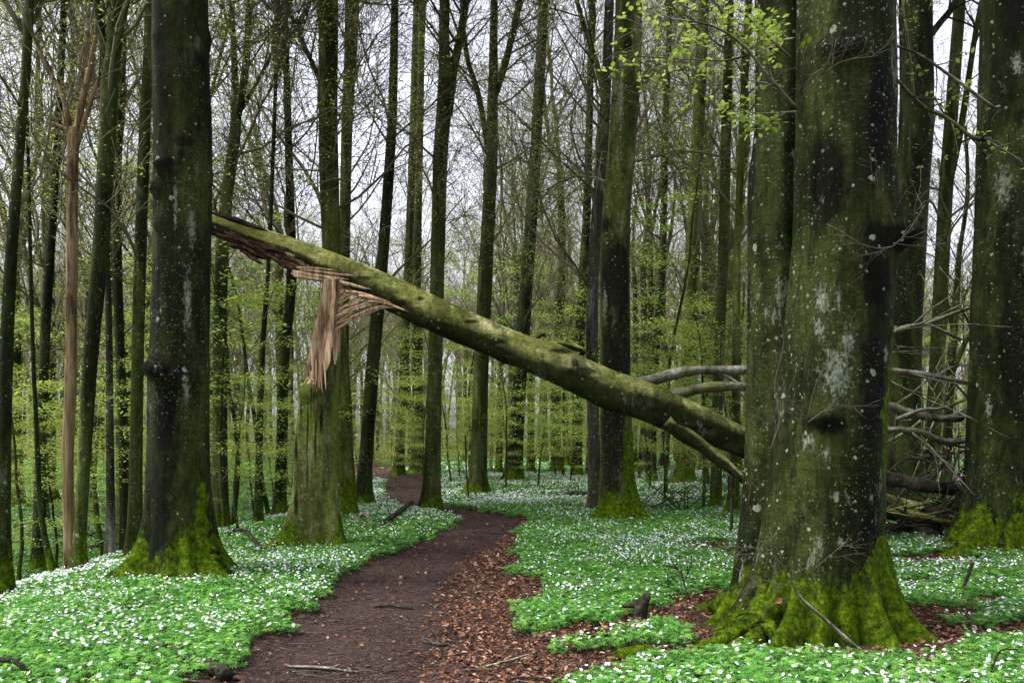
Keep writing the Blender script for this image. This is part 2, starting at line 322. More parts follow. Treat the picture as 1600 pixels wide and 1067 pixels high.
def soil(name, a, c, d, sc):
    m, n, b = nmat(name); tc = n.nodes.new('ShaderNodeTexCoord').outputs['Object']
    v = n.nodes.new('ShaderNodeTexVoronoi'); v.inputs['Scale'].default_value = sc; n.links.new(tc, v.inputs['Vector'])
    sp = n.nodes.new('ShaderNodeSeparateColor'); n.links.new(v.outputs['Color'], sp.inputs[0])
    k = mix(n, mapr(n, noise(n, tc, 1.1, 6, .7), .35, .65), a, c)
    k = mix(n, mapr(n, sp.outputs[0], .62, 1, 0, .8), k, d)
    k = mix(n, .6, k, mix(n, 1., k, ramp(n, noise(n, tc, 14, 6, .8), [(.3, .4), (.7, 1.6)]), 'MULTIPLY'))
    n.links.new(k, b.inputs['Base Color']); b.inputs['Roughness'].default_value = .8
    bump(n, b, math_(n, 'ADD', noise(n, tc, 22, 8, .8), math_(n, 'MULTIPLY', v.outputs['Distance'], .6)), 1, .03)
    return m
M['ground'] = soil('leaf_mould', (.035, .022, .016), (.055, .034, .022), (.11, .055, .035), 26)
M['path'] = soil('trodden_soil', (.026, .016, .013), (.050, .032, .027), (.10, .066, .054), 40)
def wood(name, a, c, d, st=(14, 14, 1.2)):
    m, n, b = nmat(name); tc = n.nodes.new('ShaderNodeTexCoord').outputs['Object']
    f = noise(n, mapping(n, tc, st), 2.0, 6, .7, .2)
    f = math_(n, 'SUBTRACT', f, mapr(n, noise(n, mapping(n, tc, (st[0]*.3, st[1]*.3, st[2]*.8)), 1.3, 6, .7), .48, .62, 0, .22))
    g = n.nodes.new('ShaderNodeNewGeometry').outputs['Random Per Island']
    n.links.new(mix(n, 1.0, ramp(n, f, [(.3, a), (.5, c), (.7, d)]), ramp(n, g, [(0, .22), (.45, 1.0), (1, 1.6)]), 'MULTIPLY'), b.inputs['Base Color']); b.inputs['Roughness'].default_value = .75
    bump(n, b, f, 1, .02); return m
M['wood'] = wood('torn_heartwood', (.16, .10, .050), (.39, .265, .145), (.66, .51, .34))
M['woodend'] = wood('rotten_wood', (.012, .008, .006), (.05, .028, .018), (.13, .075, .045), (3, 3, 5))
M['deadtan'] = wood('barkless_wood', (.040, .028, .012), (.145, .108, .052), (.30, .24, .135), (8, 8, .6))
M['stone'] = soil('brown_stone', (.05, .035, .03), (.09, .06, .05), (.12, .09, .08), 9)
M['fungus'] = wood('dry_leaf_brown', (.25, .10, .05), (.36, .17, .10), (.42, .24, .16), (6, 6, 6))

# ------------------------------------------------------------------ tagging
def tag(o, label=None, cat=None, group=None, kind=None):
    if label: o['label'] = label
    if cat: o['category'] = cat
    if group: o['group'] = group
    if kind: o['kind'] = kind
    return o
def thing(name, label, cat, loc, group=None):
    e = bpy.data.objects.new(name, None); e.empty_display_size = .3; COL.objects.link(e); e.location = loc
    return tag(e, label, cat, group)
TREES = []                                           # (x, y, clear radius) kept free of flowers

# ------------------------------------------------------------------ branch growing
rng = random.Random(7)
SEG = {1: 8, 2: 6, 3: 4, 4: 3, 5: 2}; SID = {1: 7, 2: 5, 3: 4, 4: 3, 5: 3}
def rperp(d, r):
    v = Vector((r.gauss(0, 1), r.gauss(0, 1), r.gauss(0, 1))); v -= d*v.dot(d)
    return v.normalized() if v.length > 1e-3 else d.orthogonal().normalized()
def grow(mb, p, d, L, r0, lvl, r, maxl, kids=(0, 6, 6, 5, 4), up=.05, tips=None, wob=.16, minr=.005, off=None, mat=0):
    n = SEG[lvl]; pts = [p.copy()]; d = d.normalized(); ds = [d.copy()]
    for i in range(n):
        d = (d+rperp(d, r)*wob*r.random()*1.5+Vector((0, 0, up))).normalized()
        pts.append(pts[-1]+d*(L/n)); ds.append(d)
    rad = [max(minr, r0*(1-.8*i/n)) for i in range(n+1)]
    tube(mb, pts, rad, SID[lvl], mat)
    if tips is not None and lvl >= maxl-1: tips.extend(pts[1:])
    if lvl < maxl:
        k = kids[lvl] if lvl < len(kids) else 3
        for j in range(k):
            t = .18+.8*(j+r.random()*.8)/k; i = min(n-1, int(t*n)); f = t*n-i
            q = pts[i].lerp(pts[i+1], min(1, f)); a = R(r.uniform(24, 55))
            nd = ds[i]*math.cos(a)+rperp(ds[i], r)*math.sin(a)
            grow(mb, q, nd, L*r.uniform(.34, .58), max(minr, rad[i]*r.uniform(.4, .6)), lvl+1, r, maxl, kids, up, tips, wob, minr, None, mat)
def dress(mb, pts, rads, r, lvl=2, maxl=4, n=8, L=2.0, t0=.25, tips=None, spread=(30, 60), up=.04, kids=(0, 6, 6, 5, 4)):
    """side shoots along an existing stem"""
    m = len(pts)-1
    for j in range(n):
        t = t0+(1-t0)*(j+r.random())/n; i = min(m-1, int(t*m)); q = pts[i].lerp(pts[i+1], min(1, t*m-i))
        d = (pts[i+1]-pts[i]).normalized(); a = R(r.uniform(*spread))
        nd = d*math.cos(a)+rperp(d, r)*math.sin(a)
        grow(mb, q, nd, L*r.uniform(.6, 1.2), rads[i]*r.uniform(.25, .45), lvl, r, maxl, kids, up, tips)
LEAF = [(0, 0, 0), (.22, .45, .03), (0, 1, -.04), (-.22, .45, .03)]; LF = [(0, 1, 2, 3)]
LEAF6 = [(0, 0, 0), (.24, .28, .03), (.30, .6, .03), (0, 1, -.06), (-.30, .6, .03), (-.24, .28, .03)]; LF6 = [(0, 1, 2, 3, 4, 5)]
def leaves(pts, per, size, jit, seed, tmpl=LEAF, tf=LF, flatness=.5, zj=.45):
    rg = np.random.default_rng(seed); p = np.array([tuple(q) for q in pts]); p = np.repeat(p, per, 0)
    p = p+rg.normal(0, jit, p.shape)*np.array([1, 1, zj]); n = len(p)
    return bake(tmpl, tf, p, rg.uniform(0, 6.28, n), rg.normal(0, flatness, n), rg.uniform(0, 6.28, n), rg.uniform(.6, 1.2, n)*size)

# crowns shared by the near and middle trees: (mesh branches, mesh leaves)
def make_crown(seed, limbs=6, L=9, r0=.16, maxl=4, kids=(0, 8, 6, 5, 4), per=1):
    r = random.Random(seed); mb = MB(); tips = []
    for k in range(limbs):
        az = k*2.4+r.random(); el = R(r.uniform(52, 84) if k else 88)
        grow(mb, Vector((0, 0, -.3)), Vector((math.cos(az)*math.cos(el), math.sin(az)*math.cos(el), math.sin(el))), L*r.uniform(.7, 1.1), r0*r.uniform(.6, 1), 1, r, maxl, kids, .05, tips)
    return mb, tips
def low_detail(o): return o

# ------------------------------------------------------------------ trunks
def stem_grid(mb, C, rad, nth, lobes=(), zb=0, seed=0, amp=.05, burls=(), base_flare=.35, flare_h=.5, mat=0, flute=.03, dz=.07, face_mat=None, jag=0):
    """C: rows z,x,y ; rad interpolated; real trunk surface with root lobes, flutes, burls"""
    z0, z1 = C[0][0], C[-1][0]
    zs = [z0-.35, z0-.15]; z = z0
    while z < z1: zs.append(z); z += dz*(1+max(0, z-z0-1.2)*.35)
    zs.append(z1); zs = np.array(zs)
    Ca = np.array([[c[0], c[1], c[2], q] for c, q in zip(C, rad)])
    n = 60; S = spline(Ca[:, 1:], n) if len(Ca) > 2 else np.array([Ca[0, 1:]+(Ca[-1, 1:]-Ca[0, 1:])*t for t in np.linspace(0, 1, n)])
    Z = spline(Ca[:, :1], n)[:, 0] if len(Ca) > 2 else np.linspace(z0, z1, n)
    Z = np.maximum.accumulate(Z)
    cx, cy, rr = (np.interp(zs, Z, S[:, k]) for k in range(3))
    th = np.arange(nth)*2*math.pi/nth
    T, ZZ = np.meshgrid(th, zs); RR = np.repeat(rr[:, None], nth, 1); hz = np.maximum(ZZ-z0, -.3)
    r = RR*(1+base_flare*np.exp(-np.maximum(hz, -.1)/flare_h))
    for k in (3, 5, 7): r = r+RR*flute*np.cos(k*T+seed*1.7+k*k+.25*hz)*(.5+.9*np.exp(-hz/1.2))
    for (deg, ln, wd, hd) in lobes:
        d = (T-R(deg)+math.pi) % (2*math.pi)-math.pi
        r = r+ln*np.exp(-hz/hd)*np.exp(-(d/wd)**2)
    X = np.cos(T); Yv = np.sin(T)
    r = r+RR*amp*2*(fbm(X*1.3+seed, Yv*1.3, ZZ*.8, seed, 3)-.5)+.05*RR*(fbm(X*5+seed, Yv*5, ZZ*4, seed+9, 3)-.5)
    for (deg, bz, bs, ba) in burls:
        d = ((T-R(deg)+math.pi) % (2*math.pi)-math.pi)*RR
        g = np.exp(-((d/bs)**2+((ZZ-bz)/(bs*.8))**2)); r = r+g*ba*(.55+.9*fbm(X*9, Yv*9, ZZ*11, seed+4, 3))
    ZZ2 = ZZ.copy()
    if jag:
        top = ZZ > z1-jag*1.5
        ZZ2 = ZZ2+np.where(top, (fbm(X*4+3, Yv*4, 0, seed+2, 3)-.5)*jag*2*(ZZ-(z1-jag*1.5))/(jag*1.5), 0)
    V = np.stack([cx[:, None]+r*X, cy[:, None]+r*Yv, ZZ2], -1).reshape(-1, 3)
    m = len(zs); i, j = np.meshgrid(np.arange(m-1), np.arange(nth), indexing='ij'); j2 = (j+1) % nth
    Fq = np.stack([i*nth+j, i*nth+j2, (i+1)*nth+j2, (i+1)*nth+j], -1).reshape(-1, 4)
    fm = np.full(len(Fq), mat)
    if face_mat is not None:
        cen = V[Fq].mean(1); tt = T[:-1].ravel(); fm = face_mat(cen, tt, fm)
    mb.N.append((V, Fq, fm))
    cap = np.array([[cx[-1], cy[-1], zs[-1]]]); base = len(V)
    vcap = np.vstack([V[-nth:], cap]); fc = np.array([[a, (a+1) % nth, nth] for a in range(nth)])
    mb.N.append((vcap, fc, int(fm[-1])))
    return cx[-1], cy[-1], rr[-1]

CROWNS = []
for k, (sd_, mt) in enumerate([(11, 'crown'), (12, 'crownred'), (13, 'crown'), (14, 'crown')]):
    mb, tips = make_crown(sd_)
    co = mb.build('crown', M[mt]); lb = MB(); rr_ = random.Random(sd_)
    tp = [t for t in tips if rr_.random() < .28]
    v, f = leaves(tp, 1, .055, .15, sd_); lb.N.append((v, f, 0)); lo = lb.build('foliage', M['leaffar'], smooth=False)
    CROWNS.append((co, lo, [False]))
def add_crown(root, k, loc, sc, leafy=True, name='crown'):
    co, lo, used = CROWNS[k % len(CROWNS)]; out = []
    for src in ((co, lo) if leafy else (co,)):
        o = src.copy(); COL.objects.link(o); o.parent = root; o.location = loc; o.scale = (sc,)*3; o.rotation_euler = (0, 0, k*2.1+root.location.x)
        o.name = src.name.split('.')[0]; out.append(o)
    return out
TID = [0]
def tree(label, prof, Y=None, base=None, mat='mid', nth=28, lobes=None, burls=(), ztop=15, limbs=(), cat='tree', group='beeches of the wood',
         flare=.4, lowbr=11, crown=True, name='beech_tree', extra=None, leafy=True, lean_y=0, dz=.09, amp=.05, face_mat=None, limb_sub=7, crown_sc=None, flare_h=.45):
    """prof: rows (photo row, centre column, width) from the foot upward"""
    TID[0] += 1; seed = TID[0]; r = random.Random(seed*13)
    if base is not None: g = G(*base); Y = g.y
    bx = (prof[0][1]-800)/F*Y; zb = h1(bx, Y)
    root = thing(name, label, cat, (bx, Y, zb), group)
    C, rad = [], []
    pb = HY+(CZ-zb)*F/Y
    pr = list(prof)
    if pr[0][0] < pb-2: pr = [(pb, pr[0][1]+(pr[0][1]-pr[1][1])*.1 if len(pr) > 1 else pr[0][1], pr[0][2]*1.05)]+pr
    else: pr[0] = (pb, pr[0][1], pr[0][2])
    for (py, cx, wd) in pr:
        q = P(cx, py, Y); zz = q.z-zb
        if C and zz <= C[-1][0]+.1: continue
        C.append([zz, q.x-bx, lean_y*zz]); rad.append(wd/2/F*Y*.95)
    if crown and C[-1][0] < ztop:
        a, b_ = C[-2], C[-1]; s_ = (b_[1]-a[1])/(b_[0]-a[0]); dzz = ztop-b_[0]
        C.append([ztop, b_[1]+s_*dzz*.6, b_[2]+lean_y*dzz]); rad.append(rad[-1]*max(.45, 1-.028*dzz))
    mb = MB()
    if lobes is None:
        k = r.randint(4, 6); ph = r.random()*360
        lobes = [(ph+i*360/k+r.uniform(-18, 18), rad[0]*r.uniform(.4, .9), r.uniform(.22, .34), r.uniform(.18, .32)) for i in range(k)]
    ex, ey, er = stem_grid(mb, C, rad, nth, lobes, 0, seed, amp, burls, flare, flare_h, 0, .03, dz, face_mat)
    tr = mb.build('trunk', M[mat] if isinstance(mat, str) else mat, root)
    cr = MB(); tips = []
    Z = [c[0] for c in C]
    def at(z): return Vector((np.interp(z, Z, [c[1] for c in C]), np.interp(z, Z, [c[2] for c in C]), z)), float(np.interp(z, Z, rad))
    for _ in range(lowbr):
        z = r.uniform(max(4.0, C[-1][0]*.3), C[-1][0]); q, rq = at(z); az = r.uniform(0, 6.28); el = R(r.uniform(15, 68))
        bm_ = MB(); grow(bm_, q, Vector((math.cos(az)*math.cos(el), math.sin(az)*math.cos(el), math.sin(el))), r.uniform(2.5, 5.5), min(.034, rq*.25), 2, r, 4, (0, 5, 10, 6, 3), .05, tips, .3); bm_.build('branch', M['crown'], root)
    for lm in limbs:
        sp = spline([(p[0], p[1], p[2]) for p in lm], 14)
        dy = r.uniform(-.04, .04)
        pts = [P(a, b, Y)-Vector((bx, Y, zb))+Vector((0, i*dy, 0)) for i, (a, b, _) in enumerate(sp)]
        rd = [max(.006, c/2/F*Y) for _, _, c in sp]
        lb = MB(); tube(lb, pts, rd, 10)
        dress(lb, pts, rd, r, 2, 4, limb_sub, 2.6, .3, tips)
        if pts[-1].z+zb > P(0, 30, Y).z:
            d = pts[-1]-pts[-3]; grow(lb, pts[-1], d, 6, rd[-1], 1, r, 4, (0, 7, 6, 5, 4), .05, tips)
        lb.build('limb', M[mat] if isinstance(mat, str) and mat != 'near' else M['mid'], root)
    if tips and leafy:
        tp = [t for t in tips if (t-at(t.z)[0]).length > 1.3 and r.random() < .8]
        if tp:
            lb = MB(); v, f = leaves(tp, 3, .055, .13, seed); lb.N.append((v, f, 0)); lb.build('foliage', M['leaffar'], root, smooth=False)
    if crown: add_crown(root, seed, (ex, ey, C[-1][0]), crown_sc or max(.8, er/.15), leafy)
    TREES.append((bx, Y, rad[0]*1.15+.05))
    return root, at, zb, Y, bx

#==SETTING==
# ------------------------------------------------------------------ ground sheet
def axis(lo, hi, near, fine, grow_=1.13):
    a = [near]; s = fine
    while a[-1] < hi: a.append(a[-1]+s); s *= grow_ if a[-1] > near+ (14 if near >= 0 else 0) else 1.0
    return a
xs = np.unique(np.concatenate([np.arange(-9, 9.01, .13), np.sign(np.linspace(-1, 1, 61))*(9+np.abs(np.linspace(-1, 1, 61))**2.2*260)]))
ys = np.unique(np.concatenate([np.arange(-3, 26, .13), 26+np.linspace(0, 1, 90)**2*330, -3-np.linspace(0, 1, 18)**2*60]))
gx, gy = np.meshgrid(xs, ys); gz = hgt(gx, gy)
V = np.stack([gx, gy, gz], -1).reshape(-1, 3); nx = len(xs); ny = len(ys)
i, j = np.meshgrid(np.arange(ny-1), np.arange(nx-1), indexing='ij')
Fq = np.stack([i*nx+j, i*nx+j+1, (i+1)*nx+j+1, (i+1)*nx+j], -1).reshape(-1, 4)
mb = MB(); mb.N.append((V, Fq, 0)); g_ = mb.build('ground', M['ground']); tag(g_, 'forest floor of brown leaf mould sloping down to the left', kind='structure')
# path sheet
nl = 420
L_ = spline(PL, nl); R_ = spline(PR, nl); K = 26
tt = np.linspace(0, 1, K)[None, :, None]
jl = .14*(fbm(np.arange(nl)*.35, 0, 0, 21)-.5)[:, None]
A = L_+jl; B = R_+.3*(fbm(np.arange(nl)*.3, 5, 0, 22)-.5)[:, None]
PG = A[:, None, :]*(1-tt)+B[:, None, :]*tt
pz = hgt(PG[..., 0], PG[..., 1])+.014+.03*(fbm(PG[..., 0]*4, PG[..., 1]*4, 0, 31, 5)-.4)
e_ = np.minimum(np.arange(K), np.arange(K)[::-1]); pz = pz-.04*(e_ == 0)[None]
V = np.concatenate([PG, pz[..., None]], -1).reshape(-1, 3)
i, j = np.meshgrid(np.arange(nl-1), np.arange(K-1), indexing='ij')
Fq = np.stack([i*K+j, i*K+j+1, (i+1)*K+j+1, (i+1)*K+j], -1).reshape(-1, 4)
mb = MB(); mb.N.append((V, Fq, 0)); p_ = mb.build('path', M['path']); tag(p_, 'dark trodden earth footpath winding between the flowers', kind='structure')
exec_marker = 0
#==TREES==
# ------------------------------------------------------------------ near trees
KN = [(-100, .4)]
# left foreground beech
tree('thick dark beech in the left foreground with black knots and a mossy flared foot',
     [(905, 283, 118), (860, 281, 106), (800, 281, 103), (700, 279, 98), (550, 280, 92), (400, 284, 91), (200, 285, 90), (0, 281, 87)], base=(283, 905), mat='bigleft', nth=96, dz=.04,
     lobes=[(-28, .46, .22, .24), (-58, .22, .15, .22), (-88, .10, .13, .2), (-118, .14, .13, .22), (-150, .48, .22, .26), (-73, -.05, .07, .3), (-103, -.06, .07, .35), (-132, -.05, .08, .3), (20, .3, .3, .3), (75, .3, .3, .3), (140, .3, .35, .3), (175, .2, .3, .4)],
     burls=[(-125, 2.45, .15, .15), (-98, 2.38, .13, .10), (-66, 2.3, .12, .08), (-130, 4.5, .09, .10), (-112, 4.75, .10, .08), (-125, 4.1, .1, .05), (-75, 4.9, .10, .04), (-125, 6.2, .08, .04), (-5, 4.7, .1, .05), (0, 6.3, .12, .05)],
     ztop=15, lowbr=0, group=None, flare=.25, flare_h=.35)
# twin-stemmed beech on the right
root, at, zb, Y, bx = tree('massive twin-stemmed beech in the right foreground with white lichen and mossy buttress roots',
     [(1000, 1292, 190), (930, 1290, 190), (860, 1288, 188), (800, 1288, 182), (700, 1292, 176), (600, 1300, 172), (500, 1308, 166), (380, 1317, 160), (200, 1319, 154), (0, 1320, 152)], Y=7.55, mat='twin', nth=140, dz=.03,
     lobes=[(-30, .36, .18, .25), (-62, .28, .13, .24), (-90, .05, .1, .3), (-112, .22, .10, .26), (-132, .78, .11, .22), (-154, 1.0, .11, .21), (175, .45, .2, .4), (10, .18, .25, .3), (60, .3, .3, .3), (110, .3, .3, .3), (-76, -.07, .07, .35), (-101, -.09, .08, .40), (-143, -.10, .06, .35), (-45, -.07, .07, .3)],
     burls=[(-18, 3.42, .15, .17), (-28, 3.30, .13, .14), (-128, 4.75, .13, .06), (-105, 4.75, .12, .05), (-122, 1.85, .11, .05), (-112, 1.8, .09, .05), (-15, .85, .12, -.05)],
     ztop=14, lowbr=0, group=None, flare=.10, flare_h=.4, amp=.04)
TREES.append((bx, Y, 1.0)); TREES.append((bx-.7, Y+.1, .55))
TWIN = (root, zb, Y, bx)
mb = MB(); Y2 = 7.95
prof = [(1000, 1215, 110), (900, 1208, 108), (800, 1206, 88), (700, 1207, 80), (500, 1208, 76), (300, 1209, 76), (0, 1217, 70)]
C = []; rad = []
for (py, cx, wd) in prof:
    q = P(cx, py, Y2); C.append([q.z-zb, q.x-bx, Y2-Y]); rad.append(wd/2/F*Y2)
C.append([14, C[-1][1]-.2, C[-1][2]+.3]); rad.append(.14)
stem_grid(mb, C, rad, 96, [(-148, .55, .15, .26), (-170, .72, .13, .24), (-160, -.08, .06, .3), (120, .3, .3, .3), (-115, .2, .2, .3)], 0, 44, .05, [(-60, 3.1, .1, .04)], .2, .5, 0, .05, .035)
mb.build('trunk', M['twin'], root)
add_crown(root, 77, (C[-1][1], C[-1][2], 14), .9)

# broken stump: bark below, torn wood above
def stump_mat(cen, th, fm):
    zz = cen[:, 2]; k = fbm(np.cos(th)*2.5, np.sin(th)*2.5, zz*.8, 5)
    front = (np.cos(th-R(-110)) > -.15)
    return np.where((zz > 2.85+(k-.5)*1.2-.25*np.cos(th-R(-110))) & front, 1, fm)
MS = [M['stump'], M['wood']]
Yb = G(490, 855).y; zb = h1((492-800)/F*Yb, Yb)
rb = thing('snapped_stump', 'tall snapped beech stump with mossy foot and torn reddish wood at its top', 'stump', ((494-800)/F*Yb, Yb, zb)); bxs = rb.location.x
prof = [(856, 495, 80), (820, 495, 71), (760, 494, 67), (700, 493, 66), (640, 496, 58), (610, 500, 56), (580, 508, 44), (540, 514, 36), (490, 519, 34), (432, 523, 38)]
C, rad = [], []
for (py, cx, wd) in prof:
    q = P(cx, py, Yb); C.append([max(0, q.z-zb), q.x-bxs, 0]); rad.append(wd/2/F*Yb)
mb = MB(); stem_grid(mb, C, rad, 80, [(-150, .42, .26, .32), (-35, .22, .3, .3), (-85, .14, .25, .25), (60, .3, .3, .3), (120, .3, .3, .3), (180, .3, .3, .3)], 0, 51, .06, [(-125, 2.35, .12, .07), (-95, 2.3, .1, .06), (-130, .75, .08, .03), (-70, 2.15, .07, .05)], .12, .4, 0, .04, .04, stump_mat)
mb.build('trunk', MS, rb)
TREES.append((bxs, Yb, .55))
r = random.Random(5)
def sliver(mbx, a, b, w0, Y0, Y1, bend=0, mat=0, wm=1.0, off=rb.location):
    n = 7; pts = []; rd = []
    for k in range(n):
        t = k/(n-1); px = a[0]+(b[0]-a[0])*t; py = a[1]+(b[1]-a[1])*t
        nx_, ny_ = -(b[1]-a[1]), (b[0]-a[0]); L = math.hypot(nx_, ny_)
        s = bend*math.sin(math.pi*t)+r.uniform(-.5, .5)
        pts.append(P(px+nx_/L*s, py+ny_/L*s, Y0+(Y1-Y0)*t)-off)
        rd.append(max(.003, w0/2/F*Y0*(.35+.65*math.sin(math.pi*min(1, .25+t*.75)))*wm))
    rd[-1] *= .3; rd[0] *= .6
    tube(mbx, pts, rd, 4, mat, .35, Vector((0, 1, 0)))
sp = MB()
def strand(mbx, rows, y0, y1, sides=4, fl=.35, n=14):
    q = spline(rows, n); tube(mbx, [P(a+r.uniform(-.35, .35), b, y0+(y1-y0)*k/(n-1))-rb.location for k, (a, b, c) in enumerate(q)], [max(.002, c*r.uniform(.85, 1.15)/2/F*y0) for _, _, c in q], sides, 0, fl, Vector((0, 1, 0)))
for rows, yo in [([(511, 436, 9), (507, 465, 11), (498, 512, 13), (490, 552, 14), (485, 572, 10), (481, 588, 3)], -.34), ([(522, 436, 6), (520, 480, 7), (515, 530, 9), (511, 562, 10), (509, 578, 4)], -.33), ([(516, 438, 5), (513, 480, 5), (505, 540, 5), (501, 578, 3)], -.31), ([(528, 436, 7), (526, 470, 6), (523, 505, 5), (519, 530, 2)], -.30), ([(505, 440, 3), (500, 480, 3), (490, 530, 4), (481, 572, 3), (475, 592, 1.5)], -.31)]:
    strand(sp, rows, Yb+yo-.06, Yb+yo-.04, 8, .3)
for k in range(30):                                   # thin fibres over the two hanging strips
    u = r.random(); x0 = 506+24*u; t0 = r.random()*.5; t1 = min(1, t0+r.uniform(.3, .6)); xb = 479+34*u+(3 if u > .5 else -2)
    f_ = lambda t: (x0+(xb-x0)*t**1.25, 438+138*t)
    strand(sp, [(*f_(t0), .7), (*f_((t0+t1)/2), r.choice([1.0, 1.6, 2.4])), (*f_(t1), .5)], Yb-.36, Yb-.34, 4, .5, 7)
for rows in [[(520, 518, 3), (543, 503, 5), (570, 487, 6), (600, 479, 6), (632, 483, 2)], [(519, 502, 3), (535, 489, 5), (560, 475, 6), (588, 465, 3)], [(519, 508, 2), (550, 489, 4), (575, 475, 3), (594, 468, 2)], [(518, 492, 2), (530, 472, 3), (541, 452, 2)], [(519, 484, 2), (527, 464, 3), (534, 446, 2)], [(522, 458, 3), (550, 461, 3), (588, 470, 2)], [(519, 497, 2), (540, 477, 4), (566, 461, 2)]]:
    strand(sp, rows, Yb-.33, Yb-.26, 5, .4)
for k in range(18):
    u = r.random(); a = (518+5*u, 470+45*u+r.uniform(-8, 4)); b = (540+75*u+r.uniform(-12, 4), 450+31*u)
    m_ = ((a[0]+b[0])/2-3*u, (a[1]+b[1])/2+r.uniform(-4, 5)); strand(sp, [(*a, .8), (*m_, r.choice([1, 1.5, 2.5])), (*b, .7)], Yb-.36, Yb-.30, 4, .5, 8)
for k in range(12):                                   # bottom frayed ends
    x = 481+r.uniform(0, 28); sliver(sp, (x, 560+r.uniform(-20, 10)), (x+r.uniform(-5, 5), 600+r.uniform(-6, 16)), r.uniform(2, 5), Yb-.4, Yb-.42, r.uniform(-2, 2))
sp.build('splinters', M['wood'], rb, smooth=False)
bk = MB()
for k in range(7):
    x = 484+r.uniform(0, 26); sliver(bk, (x, 590+r.uniform(-5, 20)), (x+r.uniform(-3, 3), 640+r.uniform(0, 50)), r.uniform(1, 2.5), Yb-.37, Yb-.375, r.uniform(-2, 2))
bk.build('bark_cracks', M['woodend'], rb)

# ------------------------------------------------------------------ fallen trunk
Lr = thing('fallen_tree', 'snapped beech trunk leaning down to the right across the view from the tall stump', 'fallen tree', P(520, 418, 13.4)); lo_ = Lr.location.copy()
axis_px = [(296, 338, 42, 13.75), (335, 353, 44, 13.7), (400, 378, 48, 13.65), (460, 398, 48, 13.6), (520, 421, 48, 13.55), (600, 456, 53, 13.5), (700, 502, 56, 13.4), (800, 543, 55, 13.35), (870, 571, 60, 13.3), (940, 602, 61, 13.3), (1010, 627, 61, 13.3), (1070, 652, 58, 13.35), (1120, 672, 50, 13.45), (1180, 700, 44, 13.6), (1260, 742, 42, 13.8), (1340, 775, 42, 14.1), (1420, 800, 40, 14.5), (1500, 818, 38, 15.0), (1620, 832, 30, 15.7), (1720, 842, 16, 16.4)]
S = spline(axis_px, 230); pts = [P(a, b, d) for a, b, c, d in S]; rad = [c*.96/2/F*d for a, b, c, d in S]
n = 72; V = []; FM = []
u = None
for k, p in enumerate(pts):
    d = (pts[min(k+1, len(pts)-1)]-pts[max(k-1, 0)]).normalized(); side = d.cross(Vector((0, 0, 1))).normalized(); upv = side.cross(d)
    for j in range(n):
        th = 2*math.pi*j/n
        V.append((p, side*math.cos(th)+upv*math.sin(th), th, d, k))
S_ = np.array([float(sum((pts[i+1]-pts[i]).length for i in range(0)))]); arc = [0]
for k in range(len(pts)-1): arc.append(arc[-1]+(pts[k+1]-pts[k]).length)
arc = np.array(arc); arc_ = np.repeat(arc, n); th_ = np.tile(np.arange(n)*2*math.pi/n, len(pts)); rr_ = np.repeat(np.array(rad), n)
P0 = np.array([tuple(v[0]) for v in V]); D0 = np.array([tuple(v[1]) for v in V]); AX = np.array([tuple(v[3]) for v in V])
cx_, sy_ = np.cos(th_), np.sin(th_)
rr = rr_*(1+.05*np.cos(3*th_+arc_*.5)+.035*np.cos(2*th_+arc_*1.1))+rr_*.07*(fbm(cx_*1.2, sy_*1.2, arc_*.8, 71)-.5)+rr_*.04*(fbm(cx_*5, sy_*5, arc_*5, 72)-.5)
# torn lower side near the break, ragged end
s1 = float(np.interp(455, S[:, 0], arc)); s2 = float(np.interp(610, S[:, 0], arc))
kk = fbm(cx_*3, sy_*3, arc_*2.2, 73); low = np.clip(-sy_+.15, 0, 1)
torn = (1-sst(s1*.85, s2, arc_))*low
rr = rr*(1-.28*torn*(.3+1.4*kk))+.03*torn*(fbm(cx_*9, sy_*9, arc_*3, 74)-.5)*2
def knob(s, deg, size, amp):
    d = ((th_-R(deg)+math.pi) % (2*math.pi)-math.pi)*rr_; return amp*np.exp(-((d/size)**2+((arc_-s)/size)**2))
for (px_, deg, sz, am) in [(796, 250, .12, .04), (890, 215, .10, .08), (893, 215, .05, -.05), (720, 240, .07, .03), (660, 250, .08, .03), (862, 80, .22, .035), (640, 200, .06, .03), (980, 230, .09, .05), (960, 285, .25, .035), (560, 220, .06, .03), (1040, 215, .06, .03)]:
    rr = rr+knob(float(np.interp(px_, S[:, 0], arc)), deg, sz, am)
Vx = P0+D0*rr[:, None]+AX*((arc_ < .3)*(fbm(cx_*4, sy_*4, 0, 77)-.5)*.7)[:, None]
m = len(pts); i, j = np.meshgrid(np.arange(m-1), np.arange(n), indexing='ij'); j2 = (j+1) % n
Fq = np.stack([i*n+j, i*n+j2, (i+1)*n+j2, (i+1)*n+j], -1).reshape(-1, 4)
ft = th_[:-n]; fa = arc_[:-n]; fk = fbm(np.cos(ft)*2.5, np.sin(ft)*2.5, fa*1.1, 75)
fm = np.zeros(len(Fq), int)
lowf = -np.sin(ft)
fm[(fa < s1*1.0) & (lowf > .15+(fk-.5)*2.2)] = 1
fm[(fa >= s1*.9) & (fa < s2) & (lowf > .35+.5*(fa-s1)/(s2-s1)+(fk-.5)*1.2)] = 2
fm[(fa < .12)] = 1
mb = MB(); mb.N.append((Vx, Fq, fm)); c0 = np.vstack([Vx[:n], P0[:1]+AX[:1]*.15]); mb.N.append((c0, np.array([[(a+1) % n, a, n] for a in range(n)]), 1))
c1 = np.vstack([Vx[-n:], P0[-1:]]); mb.N.append((c1, np.array([[a, (a+1) % n, n] for a in range(n)]), 1))
mb.build('trunk', [M['log'], M['woodend'], M['wood']], None); lt = bpy.data.objects[-1] if False else [o for o in COL.objects if o.name.startswith('trunk') and o.parent is None][-1]
